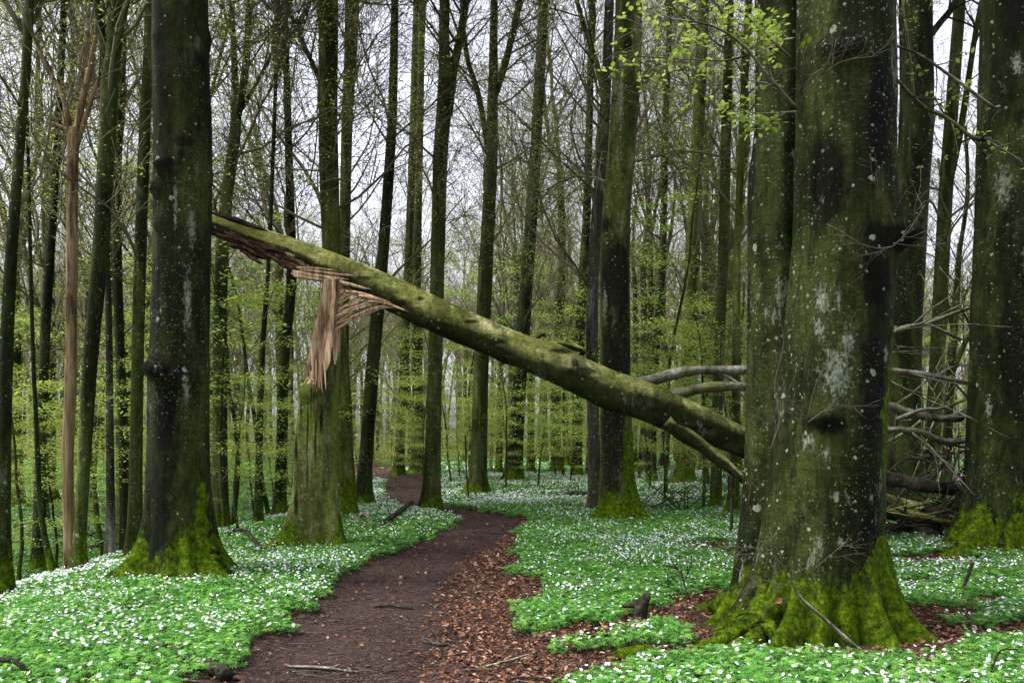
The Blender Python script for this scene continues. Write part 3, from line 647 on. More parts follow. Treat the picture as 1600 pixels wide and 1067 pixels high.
lt.parent = Lr; lt.location = -lo_
sp = MB()
for (a, b, wd, bd) in [((456, 424), (545, 436), 7, 2), ((458, 430), (548, 443), 6, 1), ((470, 421), (560, 432), 5, 1), ((455, 427), (520, 434), 5, 0), ((463, 418), (530, 424), 4, -1), ((500, 430), (580, 452), 6, 2), ((560, 462), (625, 483), 6, -4), ((540, 455), (615, 480), 5, -5), ((575, 470), (640, 488), 4, -3)]:
    sliver(sp, a, b, wd, 13.17, 13.2, bd, 0, 1.2, lo_)
sp.build('splinters', M['wood'], Lr)
sp = MB()
for k in range(26):
    x = r.uniform(335, 440); y = 345+(x-335)*.42+r.uniform(5, 24); sliver(sp, (x, y), (x+r.uniform(20, 60), y+r.uniform(8, 30)), r.uniform(3, 8), 13.42, 13.4, r.uniform(-3, 3), 0, 1, lo_)
for (x0, y0, x1, y1, wd) in [(330, 332, 385, 350, 7), (345, 336, 420, 362, 9), (392, 398, 440, 405, 9), (355, 382, 420, 398, 8), (375, 392, 430, 404, 8)]:
    sliver(sp, (x0, y0), (x1, y1), wd, 13.45, 13.42, 0, 0, 1, lo_)
sp.build('rotten_shards', M['woodend'], Lr)
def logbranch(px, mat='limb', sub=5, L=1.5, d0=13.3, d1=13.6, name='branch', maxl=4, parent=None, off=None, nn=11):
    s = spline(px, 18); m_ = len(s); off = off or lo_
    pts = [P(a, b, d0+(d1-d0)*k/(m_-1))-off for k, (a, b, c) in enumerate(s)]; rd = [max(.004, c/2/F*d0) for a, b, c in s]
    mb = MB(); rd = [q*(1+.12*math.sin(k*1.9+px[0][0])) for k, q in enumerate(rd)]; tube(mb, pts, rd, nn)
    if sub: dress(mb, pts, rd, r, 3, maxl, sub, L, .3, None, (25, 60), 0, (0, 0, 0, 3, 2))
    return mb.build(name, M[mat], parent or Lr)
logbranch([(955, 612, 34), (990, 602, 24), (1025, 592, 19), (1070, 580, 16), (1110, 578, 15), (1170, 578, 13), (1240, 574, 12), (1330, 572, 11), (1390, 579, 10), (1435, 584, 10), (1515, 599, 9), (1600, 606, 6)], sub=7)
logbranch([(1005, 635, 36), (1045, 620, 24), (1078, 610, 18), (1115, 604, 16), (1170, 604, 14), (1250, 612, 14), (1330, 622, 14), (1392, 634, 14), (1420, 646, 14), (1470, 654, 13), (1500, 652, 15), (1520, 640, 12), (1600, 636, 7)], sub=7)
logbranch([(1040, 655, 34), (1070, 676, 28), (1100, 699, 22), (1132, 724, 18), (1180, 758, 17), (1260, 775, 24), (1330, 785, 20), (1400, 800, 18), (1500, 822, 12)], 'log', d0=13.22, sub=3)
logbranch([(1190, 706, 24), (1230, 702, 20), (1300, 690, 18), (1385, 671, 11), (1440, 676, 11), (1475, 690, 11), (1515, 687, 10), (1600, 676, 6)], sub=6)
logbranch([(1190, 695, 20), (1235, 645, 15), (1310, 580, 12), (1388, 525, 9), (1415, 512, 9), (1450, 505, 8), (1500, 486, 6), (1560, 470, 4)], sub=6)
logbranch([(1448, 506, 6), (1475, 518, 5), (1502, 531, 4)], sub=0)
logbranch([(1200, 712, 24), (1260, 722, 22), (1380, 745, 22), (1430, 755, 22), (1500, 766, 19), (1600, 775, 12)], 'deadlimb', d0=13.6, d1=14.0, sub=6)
logbranch([(1410, 822, 26), (1450, 805, 24), (1500, 786, 22), (1600, 770, 12)], 'deadlimb', d0=14.3, d1=14.5, sub=5)
logbranch([(1400, 655, 6), (1440, 640, 6), (1470, 638, 5), (1515, 622, 3)], sub=3)
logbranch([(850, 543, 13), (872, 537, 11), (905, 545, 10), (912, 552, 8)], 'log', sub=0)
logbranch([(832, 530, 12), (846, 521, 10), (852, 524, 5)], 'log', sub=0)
for k in range(16):                                   # the shattered crown behind the twin tree
    x = r.uniform(1380, 1560); y = r.uniform(690, 815)
    logbranch([(x, y, r.uniform(3, 8)), (x+r.uniform(20, 60), y+r.uniform(-40, 15), 4), (x+r.uniform(50, 150), y+r.uniform(-110, 20), 1.5)], r.choice(['limb', 'deadlimb', 'deadlimb']), d0=r.uniform(13.8, 16), d1=r.uniform(14, 17), sub=5, L=1.0, nn=6)

# ------------------------------------------------------------------ the other trees one can tell apart
tree('tall beech right of the path with pale upper trunk and bright moss down its side',
     [(815, 966, 58), (750, 965, 54), (600, 962, 50), (480, 961, 49), (370, 962, 48), (310, 965, 46), (200, 974, 46), (100, 980, 46), (0, 982, 43)], base=(966, 815), mat='pathside', nth=56,
     lobes=[(-150, .3, .25, .3), (-30, .32, .25, .3), (-90, .12, .3, .3), (90, .3, .3, .3)], burls=[(-120, 6.9, .14, .1), (-70, 9.4, .14, .08), (-150, 5.6, .1, .06)], ztop=15, lowbr=1,
     limbs=[[(948, 190, 9), (935, 110, 9), (912, 40, 8), (895, -20, 7)]], group=None)
tree('huge dark trunk at the right edge with white specks and moss climbing its foot',
     [(858, 1580, 150), (800, 1578, 138), (700, 1577, 126), (500, 1580, 118), (250, 1588, 116), (0, 1592, 114)], base=(1575, 856), mat='edge', nth=90, dz=.05,
     lobes=[(-150, .75, .18, .34), (-122, .28, .13, .3), (-95, .2, .12, .3), (-65, .3, .15, .3), (-35, .35, .2, .3), (-108, -.08, .06, .5), (-80, -.07, .06, .4), (60, .3, .3, .3), (140, .3, .3, .3), (180, .35, .2, .4)], burls=[(-95, 6.5, .2, .16), (-60, 6.6, .15, .1)], ztop=15, lowbr=0, group=None, flare=.15)
tree('smooth dark trunk standing just behind the right side of the twin-stemmed beech',
     [(790, 1412, 58), (700, 1411, 54), (500, 1414, 53), (300, 1425, 52), (150, 1432, 52), (0, 1430, 50)], Y=17.5, mat='near', nth=44, burls=[(-60, 6.3, .12, .08)], ztop=14, lowbr=7,
     limbs=[[(1450, 60, 12), (1475, 30, 10), (1500, 0, 10), (1530, -60, 8)]], group=None)
tree('leaning slim trunk behind the broken limbs between the two right trees', [(770, 1450, 26), (600, 1462, 24), (300, 1478, 22), (0, 1500, 18)], Y=22, mat='mid', limbs=[[(1480, 300, 12), (1500, 200, 10), (1520, 60, 8), (1530, 0, 7)]], group=None)
tree('forked thin tree against the pale sky right of the twin-stemmed beech', [(760, 1478, 15), (600, 1484, 14), (500, 1492, 12), (440, 1496, 10), (380, 1500, 8)], Y=26, mat='mid', crown=False, lowbr=7,
     limbs=[[(1485, 590, 9), (1502, 540, 8), (1520, 500, 6), (1535, 440, 5)], [(1500, 390, 7), (1510, 300, 6), (1505, 200, 5)], [(1490, 520, 7), (1475, 450, 6), (1478, 360, 5), (1462, 250, 4)]], group=None)
tree('straight green trunk rising right behind the snapped stump', [(808, 541, 32), (700, 538, 29), (600, 534, 28), (400, 519, 31), (200, 513, 31), (0, 513, 32)], base=(541, 808), mat='green', ztop=17, lowbr=7, group=None,
     limbs=[[(510, 190, 8), (500, 130, 8), (465, 50, 7), (440, -10, 6)]])
tree('dark trunk with a slight bend close behind the straight green trunk', [(785, 535, 20), (500, 536, 19), (400, 538, 18), (200, 542, 18), (80, 548, 21), (0, 550, 24)], Y=25, mat='mid', lowbr=13, group=None)
tree('dark leaning trunk left of the far bend of the path', [(793, 566, 24), (700, 573, 22), (600, 580, 22), (500, 589, 21), (400, 598, 19), (200, 612, 16), (0, 617, 12)], base=(566, 793), mat='near', ztop=17, lowbr=13, group=None, leafy=False)
tree('forked beech standing at the left rim of the path bend', [(799, 672, 30), (740, 675, 27), (600, 679, 24), (400, 684, 23), (250, 688, 24), (150, 695, 24), (60, 694, 17), (0, 696, 15)], base=(672, 798), mat='mid', nth=36, ztop=17, lowbr=7, group=None,
     limbs=[[(700, 180, 15), (708, 110, 14), (720, 50, 13), (728, -10, 11)]])
tree('beech with a wide fork high up standing right behind the path bend', [(775, 745, 31), (720, 748, 27), (600, 751, 25), (400, 760, 23), (250, 768, 20), (160, 770, 17), (0, 772, 12)], base=(745, 775), mat='mid', nth=36, ztop=18, lowbr=9, group=None,
     limbs=[[(764, 240, 10), (748, 150, 9), (730, 90, 8), (722, 20, 6)], [(772, 150, 13), (790, 100, 11), (805, 40, 10), (818, -20, 8)]])
tree('straight dark trunk with mossy foot where the flowers meet the back trees', [(752, 803, 28), (700, 806, 25), (600, 812, 23), (450, 822, 22), (250, 836, 19), (0, 850, 15)], base=(803, 753), mat='near', ztop=19, lowbr=15, group=None)
tree('grey scaly trunk just left of the mossy tree right of the path', [(800, 930, 22), (700, 928, 20), (500, 925, 20), (350, 932, 19), (200, 944, 17), (0, 952, 15)], base=(930, 801), mat='grey', lowbr=13, group=None, ztop=16)
tree('dark distant trunk left of the grey scaly trunk', [(745, 902, 16), (600, 903, 16), (450, 910, 15), (300, 918, 13), (0, 925, 10)], base=(902, 746), mat='near', ztop=19, lowbr=13, group=None)
tree('slender tree with flared foot at the far bend of the path', [(742, 622, 17), (650, 628, 15), (500, 634, 14), (300, 642, 12), (0, 650, 9)], base=(622, 743), mat='mid', lowbr=13, ztop=19, group=None)
tree('broad far trunk just right of the far bend of the path', [(737, 652, 22), (600, 652, 18), (450, 650, 17), (200, 655, 14), (0, 660, 11)], base=(652, 739), mat='mid', lowbr=11, ztop=19, group=None)
tree('green mossy trunk right of the dipping limbs of the fallen tree', [(758, 1068, 32), (700, 1072, 27), (500, 1080, 24), (300, 1086, 22), (0, 1100, 18)], base=(1068, 758), mat='green', ztop=19, lowbr=15, group=None)
tree('thin dark trunk behind the right end of the fallen tree', [(755, 1018, 14), (600, 1022, 13), (400, 1035, 12), (200, 1040, 10), (0, 1048, 8)], base=(1018, 756), mat='near', ztop=18, lowbr=15, group=None)
tree('mossy-footed trunk in front of the twig heap left of the twin-stemmed beech', [(798, 1118, 17), (600, 1122, 17), (400, 1130, 17), (200, 1135, 16), (0, 1140, 14)], base=(1118, 796), mat='mid', ztop=16, lowbr=9, group=None)
tree('pale green narrow trunk closest to the left side of the twin-stemmed beech', [(808, 1146, 17), (600, 1150, 13), (400, 1152, 12), (200, 1160, 12), (0, 1170, 11)], base=(1146, 806), mat='green', ztop=14, lowbr=9, group=None)
# left side
tree('dark leaning trunk at the far left edge of the photograph', [(935, 2, 30), (800, 3, 26), (600, 8, 22), (400, 18, 18), (200, 33, 15), (0, 46, 14)], Y=9.9, mat='near', nth=40, lowbr=9, ztop=13, group=None, leafy=False)
tree('grey trunk with a dividing top left of the big foreground beech', [(910, 124, 22), (850, 125, 17), (700, 133, 20), (550, 142, 23), (400, 156, 25), (200, 168, 26), (100, 173, 27), (0, 182, 21)], Y=12, mat='mid', nth=36, lowbr=7, ztop=14, group=None,
     limbs=[[(166, 90, 12), (158, 50, 11), (150, 0, 10), (146, -30, 9)], [(184, 90, 9), (200, 50, 8), (225, 0, 6)]])
tree('trunk half hidden by the left edge of the big foreground beech', [(895, 210, 24), (800, 211, 21), (600, 214, 19), (400, 219, 19), (200, 226, 18), (0, 234, 14)], Y=12.8, mat='mid', lowbr=7, ztop=14, group=None)
tree('slim pale trunk in the hollow left of the big foreground beech', [(875, 173, 14), (700, 172, 12), (500, 170, 10), (300, 165, 8)], Y=15.5, mat='grey', lowbr=11, ztop=14, group=None)
tree('dark trunk rising between the grey divided tree and the half hidden trunk', [(830, 196, 16), (650, 192, 15), (500, 186, 15), (300, 182, 15), (100, 190, 14), (0, 193, 12)], Y=18, mat='near', lowbr=11, ztop=15, group=None)
tree('forked tree just right of the big foreground beech', [(800, 344, 24), (500, 344, 22), (350, 350, 20), (260, 360, 19), (195, 368, 18), (100, 366, 10), (0, 362, 9)], Y=18, mat='mid', nth=32, lowbr=9, ztop=16, group=None,
     limbs=[[(370, 190, 12), (385, 120, 12), (393, 60, 11), (398, -10, 9)], [(372, 180, 7), (395, 130, 6), (425, 60, 5), (440, 0, 4)]])
tree('white-speckled dark trunk left of the snapped stump', [(800, 437, 19), (700, 440, 18), (560, 444, 17), (430, 455, 16), (200, 450, 12), (0, 445, 10)], Y=20.5, mat='near', lowbr=15, ztop=16, group=None)
tree('short mossy dark tree on the bank left of the snapped stump', [(830, 404, 13), (700, 405, 11), (550, 410, 9), (400, 420, 7)], Y=17.5, mat='near', lowbr=8, crown=True, ztop=9, group=None, crown_sc=.35)
tree('narrow dark trunk left of the pale dead tree', [(850, 62, 20), (700, 64, 17), (500, 72, 15), (300, 85, 12), (0, 100, 10)], Y=19, mat='near', lowbr=15, ztop=15, group=None)
tree('leaning dark stem standing in the hollow at the left', [(915, 84, 9), (800, 64, 8), (650, 56, 7), (500, 50, 6)], Y=13, mat='near', lowbr=13, ztop=8, group=None, crown_sc=.3)
# the barkless dead tree
root, at, zb, Y, bx = tree('dead barkless tree with tan wood and broken top at the left', [(893, 112, 17), (800, 107, 17), (700, 106, 18), (600, 110, 18), (450, 112, 17), (300, 113, 17), (215, 115, 18), (200, 116, 16)], Y=12.6, mat='deadtan', nth=32, lowbr=0, crown=False, leafy=False, name='dead_tree', cat='dead tree', group=None, flare=.1)
for px in [[(113, 222, 12), (98, 150, 8), (75, 110, 7), (52, 55, 5), (48, 20, 3)], [(117, 222, 13), (128, 160, 10), (142, 100, 9), (150, 50, 6), (152, -20, 4)], [(114, 225, 8), (105, 205, 6), (88, 195, 5), (75, 190, 2)], [(119, 230, 9), (135, 180, 8), (152, 130, 6), (170, 90, 4)]]:
    s = spline(px, 14); pts = [P(a, b, Y)-Vector((bx, Y, zb)) for a, b, c in s]; rd = [c/2/F*Y for a, b, c in s]
    mb = MB(); tube(mb, pts, rd, 8); dress(mb, pts, rd, r, 3, 4, 6, .9, .3, None, (25, 55), .04, (0, 0, 0, 3, 2)); mb.build('limb', M['deadtan'], root)

#==FOREST==
# ------------------------------------------------------------------ far trees: copies of a few grown ones
PROTO = []
for k in range(9):
    r = random.Random(200+k); H = r.uniform(9, 15); rb0 = r.uniform(.15, .26)
    mt = ['mid', 'near', 'mid', 'green', 'mid', 'grey', 'near', 'mid', 'mid'][k]
    mb = MB(); C = [[0, 0, 0]]; rad = [rb0]; lx, ly = r.uniform(-.03, .03), r.uniform(-.03, .03)
    for z in np.arange(2.5, H+.1, 2.5): C.append([float(z), lx*z+r.uniform(-.1, .1), ly*z+r.uniform(-.1, .1)]); rad.append(rb0*(1-.5*z/H/1.2))
    kk = r.randint(4, 6)
    ex, ey, er = stem_grid(mb, C, rad, 14, [(i*360/kk+r.uniform(-20, 20), rb0*r.uniform(.4, .9), .35, .25) for i in range(kk)], 0, 60+k, .07, (), .4, .4, 0, .03, .25)
    root = thing('beech_tree', 'x', 'tree', (0, 0, 0)); tr = mb.build('trunk', M[mt], root)
    cr = MB(); tips = []; nl_ = r.randint(2, 3); ztop_ = C[-1][0]
    for q in range(nl_):
        az = q*6.28/nl_+r.random(); el = R(r.uniform(72, 84))
        grow(cr, Vector((ex, ey, ztop_-.3)), Vector((math.cos(az)*math.cos(el), math.sin(az)*math.cos(el), math.sin(el))), r.uniform(8, 12), er*.75, 1, r, 5, (0, 7, 5, 4, 3), .05, tips, minr=.0055)
    for q in range(8):
        z = r.uniform(3.5, ztop_); az = r.uniform(0, 6.28); el = R(r.uniform(20, 65))
        grow(cr, Vector((np.interp(z, [c[0] for c in C], [c[1] for c in C]), np.interp(z, [c[0] for c in C], [c[2] for c in C]), z)), Vector((math.cos(az)*math.cos(el), math.sin(az)*math.cos(el), math.sin(el))), r.uniform(2.5, 5), .045, 2, r, 4, (0, 7, 7, 5, 4), .05, tips, minr=.005)
    cr.build('crown', M['crownred' if k in (1, 4, 7) else 'crown'], root)
    tp = [t for t in tips if math.hypot(t.x-np.interp(t.z, [c[0] for c in C], [c[1] for c in C]), t.y) > 1.1 and r.random() < (.7, .95, .35, 1.0, .7, .9, .3, .85, .5)[k]]
    lb = MB(); v, f = leaves(tp, 3, .085, .2, 300+k, flatness=.4, zj=.3); lb.N.append((v, f, 0)); lb.build('foliage', M['leaffar'], root, smooth=False)
    PROTO.append(root)
YB = []                                              # young beeches with leaf tiers
for k in range(5):
    r = random.Random(400+k); H = r.uniform(3.2, 6.5); root = thing('young_beech', 'x', 'tree', (0, 0, 0))
    pts = [Vector((0, 0, -.1))]; d = Vector((r.uniform(-.15, .15), r.uniform(-.15, .15), 1))
    for q in range(10): d = (d+rperp(d, r)*.12+Vector((0, 0, .1))).normalized(); pts.append(pts[-1]+d*H/10)
    rd = [.035*(1-.8*q/10)+.004 for q in range(11)]
    mb = MB(); tube(mb, pts, rd, 7); mb.build('trunk', M['mid'], root)
    cr = MB(); tips = []
    ntier = r.randint(6, 8)
    for q in range(ntier):
        t = .22+.76*q/ntier; i = min(9, int(t*10)); az0 = r.uniform(0, 6.28)
        for e in range(r.randint(2, 4)):
            az = az0+e*2.2+r.uniform(-.5, .5); el = R(r.uniform(0, 14)); st_ = pts[i].lerp(pts[i+1], t*10-i); tm = MB(); tt = []
            grow(tm, st_, Vector((math.cos(az)*math.cos(el), math.sin(az)*math.cos(el), math.sin(el))), r.uniform(1.2, 2.4)*(1.15-.5*t), .012, 3, r, 5, (0, 0, 0, 8, 4), 0, tt, .14, .003)
            b0 = len(cr.V); slp = math.tan(el)
            for v_ in tm.V:
                h_ = st_.z+slp*math.hypot(v_[0]-st_.x, v_[1]-st_.y); cr.V.append((v_[0], v_[1], h_+(v_[2]-h_)*.18))
            cr.Fc += [tuple(a_+b0 for a_ in f_) for f_ in tm.Fc]; cr.M += tm.M
            for v_ in tt:
                h_ = st_.z+slp*math.hypot(v_.x-st_.x, v_.y-st_.y); v_.z = h_+(v_.z-h_)*.18; tips.append(v_)
    cr.build('branches', M['twig'], root)
    lb = MB(); tp = [t for t in tips if r.random() < .85]; v, f = leaves(tp, 4, .07, .10, 500+k, flatness=.35, zj=.25); lb.N.append((v, f, 0)); lb.build('foliage', M['leaf'], root, smooth=False)
    YB.append(root)
def copy_tree(src, loc, rz, sc, label, group, skip=()):
    o = src.copy(); COL.objects.link(o); o.location = loc; o.rotation_euler = (0, 0, rz); o.scale = (sc,)*3
    o['label'] = label; o['group'] = group
    for ch in [c for c in src.children if c.name.split('.')[0] not in skip]:
        c = ch.copy(); COL.objects.link(c); c.parent = o
    return o
def zone_of(px):
    return next(n_ for lim, n_ in [(105, 'left of the dead tree'), (232, 'between dead tree and big left beech'), (335, 'behind the big left beech'), (460, 'between big left beech and snapped stump'), (560, 'behind the snapped stump'), (690, 'around the far path bend'), (800, 'just right of the path bend'), (925, 'left of the mossy path-side tree'), (1000, 'behind the mossy path-side tree'), (1090, 'right of the mossy path-side tree'), (1170, 'just left of the twin-stemmed beech'), (1395, 'behind the twin-stemmed beech'), (1520, 'just right of the twin-stemmed beech'), (9999, 'behind the right edge trunk')] if px < lim)
bpy.context.view_layer.update()
rf = random.Random(99); placed = [(t[0], t[1]) for t in TREES]; cnt = 0; tries = 0
while cnt < 185 and tries < 30000:
    tries += 1
    Yd = 24+96*rf.random()**.85; X = rf.uniform(-.66, .66)*Yd
    if cnt % 11 == 0: Yd = rf.uniform(38, 66); X = rf.uniform(-.12, .3)*Yd
    if path_dist(np.array([X]), np.array([Yd]))[0] < 1.4: continue
    if Yd < 34 and -.16*Yd < X < .45*Yd: continue
    if Yd < 39 and -.03*Yd < X < .25*Yd: continue
    md = 1.5 if Yd < 60 else 1.9
    if any((X-a)**2+(Yd-b)**2 < md*md for a, b in placed): continue
    placed.append((X, Yd)); sidex = 'left' if X < -.2*Yd else ('right' if X > .12*Yd else 'middle')
    dist = 'nearer' if Yd < 60 else 'far'
    pxx = 800+X/Yd*F
    zone = zone_of(pxx)
    look = ['olive', 'dark russet-topped', 'olive', 'green mossy', 'russet-topped', 'grey scaly', 'dark', 'pinkish-topped', 'leafy olive'][cnt % 9]
    rk = 'nearer' if Yd < 50 else ('middle' if Yd < 80 else 'far')
    lab = '%s beech in the %s ranks %s' % (look, rk, zone)
    lab = ('slightly bigger ' if cnt % 2 else '')+lab; scl = rf.uniform(1.06, 1.3) if cnt % 2 else rf.uniform(.85, 1.02)
    grp = '%s background beeches %s' % (rk, zone)
    copy_tree(PROTO[cnt % 9], (X, Yd, h1(X, Yd)-.03), rf.uniform(0, 6.28), scl, lab, grp); cnt += 1
ybp = []
spots = [(375, 850, 15.5), (350, 800, 17), (300, 810, 19), (30, 850, 17), (90, 830, 19), (160, 840, 21), (60, 800, 25), (0, 820, 22), (250, 800, 26), (430, 780, 28), (400, 790, 23), (470, 770, 33), (720, 745, 38), (790, 750, 36), (835, 745, 42), (870, 742, 40), (760, 740, 48), (700, 740, 44), (590, 745, 44), (610, 740, 55), (560, 750, 38), (1010, 760, 36), (1050, 765, 34), (1100, 760, 30), (1130, 750, 33), (950, 740, 44), (1140, 780, 24), (990, 750, 50), (900, 740, 52), (1500, 760, 32), (1460, 760, 38), (1440, 780, 26)]
spots += [(1040, 0, 23), (1100, 0, 21), (1155, 0, 19), (1015, 0, 30), (560, 0, 30), (615, 0, 34), (735, 0, 32), (840, 0, 31), (890, 0, 34), (790, 0, 29)]
spots += [(1040, 1, 27), (1105, 1, 30), (1150, 1, 25), (1000, 1, 36), (880, 1, 38), (425, 1, 24), (365, 1, 21), (605, 1, 42), (160, 1, 24), (60, 1, 28), (735, 1, 40), (1465, 1, 30)]
for k in range(34): spots.append((rf.uniform(-20, 1620), 0, rf.uniform(42, 80)))
for k, (px, py, Yd) in enumerate(spots):
    X = (px-800)/F*Yd
    if path_dist(np.array([X]), np.array([Yd]))[0] < 1.1: X += 2.2
    near = Yd < 33
    zn = zone_of(800+X/Yd*F); tall = k % 2; rk = 'nearer' if near else ('middle distance' if Yd < 60 else 'far')
    lab = '%s lime-leaved young beech, %s, %s' % ('very tall' if py == 1 else 'taller' if tall else 'low', rk, zn)
    copy_tree(YB[k % 5], (X, Yd, h1(X, Yd)-.02), rf.uniform(0, 6.28), 1.75 if py == 1 else rf.uniform(1.0, 1.2) if tall else rf.uniform(.7, .9), lab, '%s young beeches %s' % (rk, zn))
same = {}
for o in COL.objects:
    if o.get('group') and o.get('label') and o.name.split('.')[0] in ('beech_tree', 'young_beech') and o.location.length > .1: same.setdefault(o['label'], []).append(o)
for lb_, os_ in same.items():
    if len(os_) > 1:
        os_.sort(key=lambda o: o.location.x/o.location.y)
        for k_, o in enumerate(os_): o['label'] = ('leftmost ' if k_ == 0 else 'rightmost ' if k_ == len(os_)-1 else ['', 'second-left ', 'third-left ', 'fourth-left ', 'fifth-left '][min(k_, 4)])+lb_
# far-off wood behind everything: one mass
r = random.Random(31); T0 = []
for k in range(3):
    mb = MB(); d = Vector((r.uniform(-.04, .04), 0, 1)); pts = [Vector((0, 0, -.5))]
    for q in range(6): d = (d+rperp(d, r)*.04).normalized(); pts.append(pts[-1]+d*2.6)
    tube(mb, pts, [.24-.02*q for q in range(7)], 6)
    for q in range(4): grow(mb, pts[-1-q//2], Vector((r.uniform(-.5, .5), r.uniform(-.5, .5), 1)), 8, .12, 2, r, 4, (0, 0, 7, 5, 3), .03, minr=.02)
    for q in range(8): grow(mb, pts[1+q % 5], Vector((r.uniform(-1, 1), r.uniform(-1, 1), .5)), 3.0, .05, 3, r, 4, (0, 0, 0, 6, 3), .03, minr=.018)
    T0.append((np.array(mb.V), mb.Fc))
mb = MB(); rg = np.random.default_rng(5)
for k, (tv, tf) in enumerate(T0):
    nT = 170; yy = rg.uniform(112, 175, nT); xx = rg.uniform(-.78, .78, nT)*yy; zz = hgt(xx, yy); a = rg.uniform(0, 6.28, nT); sc = rg.uniform(.8, 1.2, nT)
    pos = np.stack([xx, yy, zz], 1)
    q4 = np.array([f for f in tf if len(f) == 4]); q3 = np.array([f for f in tf if len(f) == 3])
    v, f = bake(tv, q4, pos, a, np.zeros(nT), np.zeros(nT), sc); mb.N.append((v, f, 0))
dw = mb.build('distant_wood', M['crown']); tag(dw, 'grey mass of bare trees closing the wood far behind', 'wood', kind='stuff')
bs = MB(); nb = 52000; yy = rg.uniform(60, 160, nb); xx = rg.uniform(-.75, .75, nb)*yy; zz = hgt(xx, yy)+rg.random(nb)**1.6*5.5*np.clip(vnoise(xx*.3, yy*.3, 0, 5)*1.5-.1, .1, 1)
v, f = bake(LEAF, LF, np.stack([xx, yy, zz], 1), rg.uniform(0, 6.28, nb), rg.normal(0, .7, nb), rg.uniform(0, 6.28, nb), rg.uniform(.15, .4, nb)); bs.N.append((v, f, 0))
bo = bs.build('undergrowth', M['leaffar'], smooth=False); tag(bo, 'thin pale green undergrowth far back among the trunks', 'undergrowth', kind='stuff')
# remove the growing patterns
for p0 in PROTO+YB:
    for c in list(p0.children): bpy.data.objects.remove(c)
    bpy.data.objects.remove(p0)
for co, lo2, _ in CROWNS:
    bpy.data.objects.remove(co); bpy.data.objects.remove(lo2)

#==FLOOR==
# ------------------------------------------------------------------ flower carpet and litter
def poly(pts): return np.array([flat(*p) for p in pts])
def inside(x, y, pg):
    c = np.zeros(x.shape, bool); n = len(pg); j = n-1
    for i in range(n):
        xi, yi = pg[i]; xj, yj = pg[j]
        with np.errstate(divide='ignore', invalid='ignore'):
            t = ((yi > y) != (yj > y)) & (x < (xj-xi)*(y-yi)/(yj-yi+1e-12)+xi)
        c ^= t; j = i
    return c
BARE = poly([(-420, 1900), (150, 1290), (290, 1090), (345, 1050), (402, 1000), (484, 950), (528, 900), (600, 865), (678, 830), (722, 812), (704, 800), (640, 792), (600, 776), (594, 760), (603, 748), (598, 742), (570, 738), (500, 737),
             (500, 726), (600, 727), (655, 735), (674, 750), (672, 768), (700, 785), (750, 794), (812, 806), (826, 814), (806, 828), (812, 845), (800, 868), (815, 885), (790, 900), (850, 910), (848, 935), (815, 960), (795, 985), (850, 992), (940, 978), (1000, 965), (1085, 945), (1170, 935), (1180, 1010), (1100, 1020), (1020, 1030), (950, 1052), (890, 1085), (850, 1290), (800, 1900)])
ISL = [poly([(868, 1026), (900, 1012), (1000, 990), (1100, 976), (1130, 985), (1075, 1005), (1000, 1016), (930, 1024)])]
SPOT = [(1470, 965, 60, 12), (1560, 992, 70, 12), (1452, 1012, 45, 11), (1540, 945, 45, 6), (1112, 857, 42, 7), (1165, 868, 50, 5), (1110, 950, 60, 22), (1390, 1000, 60, 14), (560, 985-45, 1, 1), (190, 965, 40, 6), (130, 1100, 40, 10), (1270, 1012, 150, 14), (1060, 775, 30, 3), (150, 820, 50, 8), (570, 722.5, 40, 2.0), (590, 726, 60, 2.5), (330, 905, 40, 6), (1500, 1040, 40, 5), (905, 776, 30, 3), (320, 1075, 50, 18), (1460, 880, 70, 7), (1440, 918, 40, 6), (960, 760, 25, 3)]
def veg(x, y):
    jx = x+.22*(fbm(x*2.2, y*2.2, 0, 61)-.5)*2; jy = y+.35*(fbm(x*2.2+9, y*2.2, 0, 62)-.5)*2
    b = inside(jx, jy, BARE)
    for s in ISL: b &= ~inside(jx, jy, s)
    py = HY+CZ*F/jy; px = 800+jx/jy*F
    for (cx, cy, rx, ry) in SPOT:
        b |= ((px-cx)/rx)**2+((py-cy)/ry)**2 < 1+(fbm(x*4, y*4, 0, 63)-.5)*1.2
    for (tx, ty, tr) in TREES: b |= (x-tx)**2+(y-ty)**2 < (tr*1.05)**2
    return ~b
rg = np.random.default_rng(11)
def scatter(y0, y1, dens, side=.62, pw=1.0, extra=1.2):
    area = side*(y1*y1-y0*y0)+2*extra*(y1-y0); n = int(area*dens)
    y = np.sqrt(rg.uniform(y0*y0, y1*y1, n)); x = rg.uniform(-1, 1, n)*(side*y+extra); return x, y
def leaflet(nn, wdt, droop, split=1):
    v = [(0, 0, 0)]; f = []
    for k in range(nn):
        a = -2.1+4.2*k/(nn-1) if nn > 2 else (k-.5)*2; s = 1-.28*abs(a)/2.1
        for (ang, rad_, zz) in ((a-wdt, .55*s, .06), (a, 1.0*s, -droop), (a+wdt, .55*s, .06)): v.append((math.sin(ang)*rad_, math.cos(ang)*rad_, zz))
        b = 1+3*k; f.append((0, b+2, b+1, b))
    return v, f
LN = leaflet(7, .24, .22); LM_ = leaflet(5, .34, .2); LFa = leaflet(3, .6, .15)
def clump(x, y): return fbm(x*.9, y*.9, 0, 81)*.6+fbm(x*3.1, y*3.1, 0, 82)*.4
cv = MB()
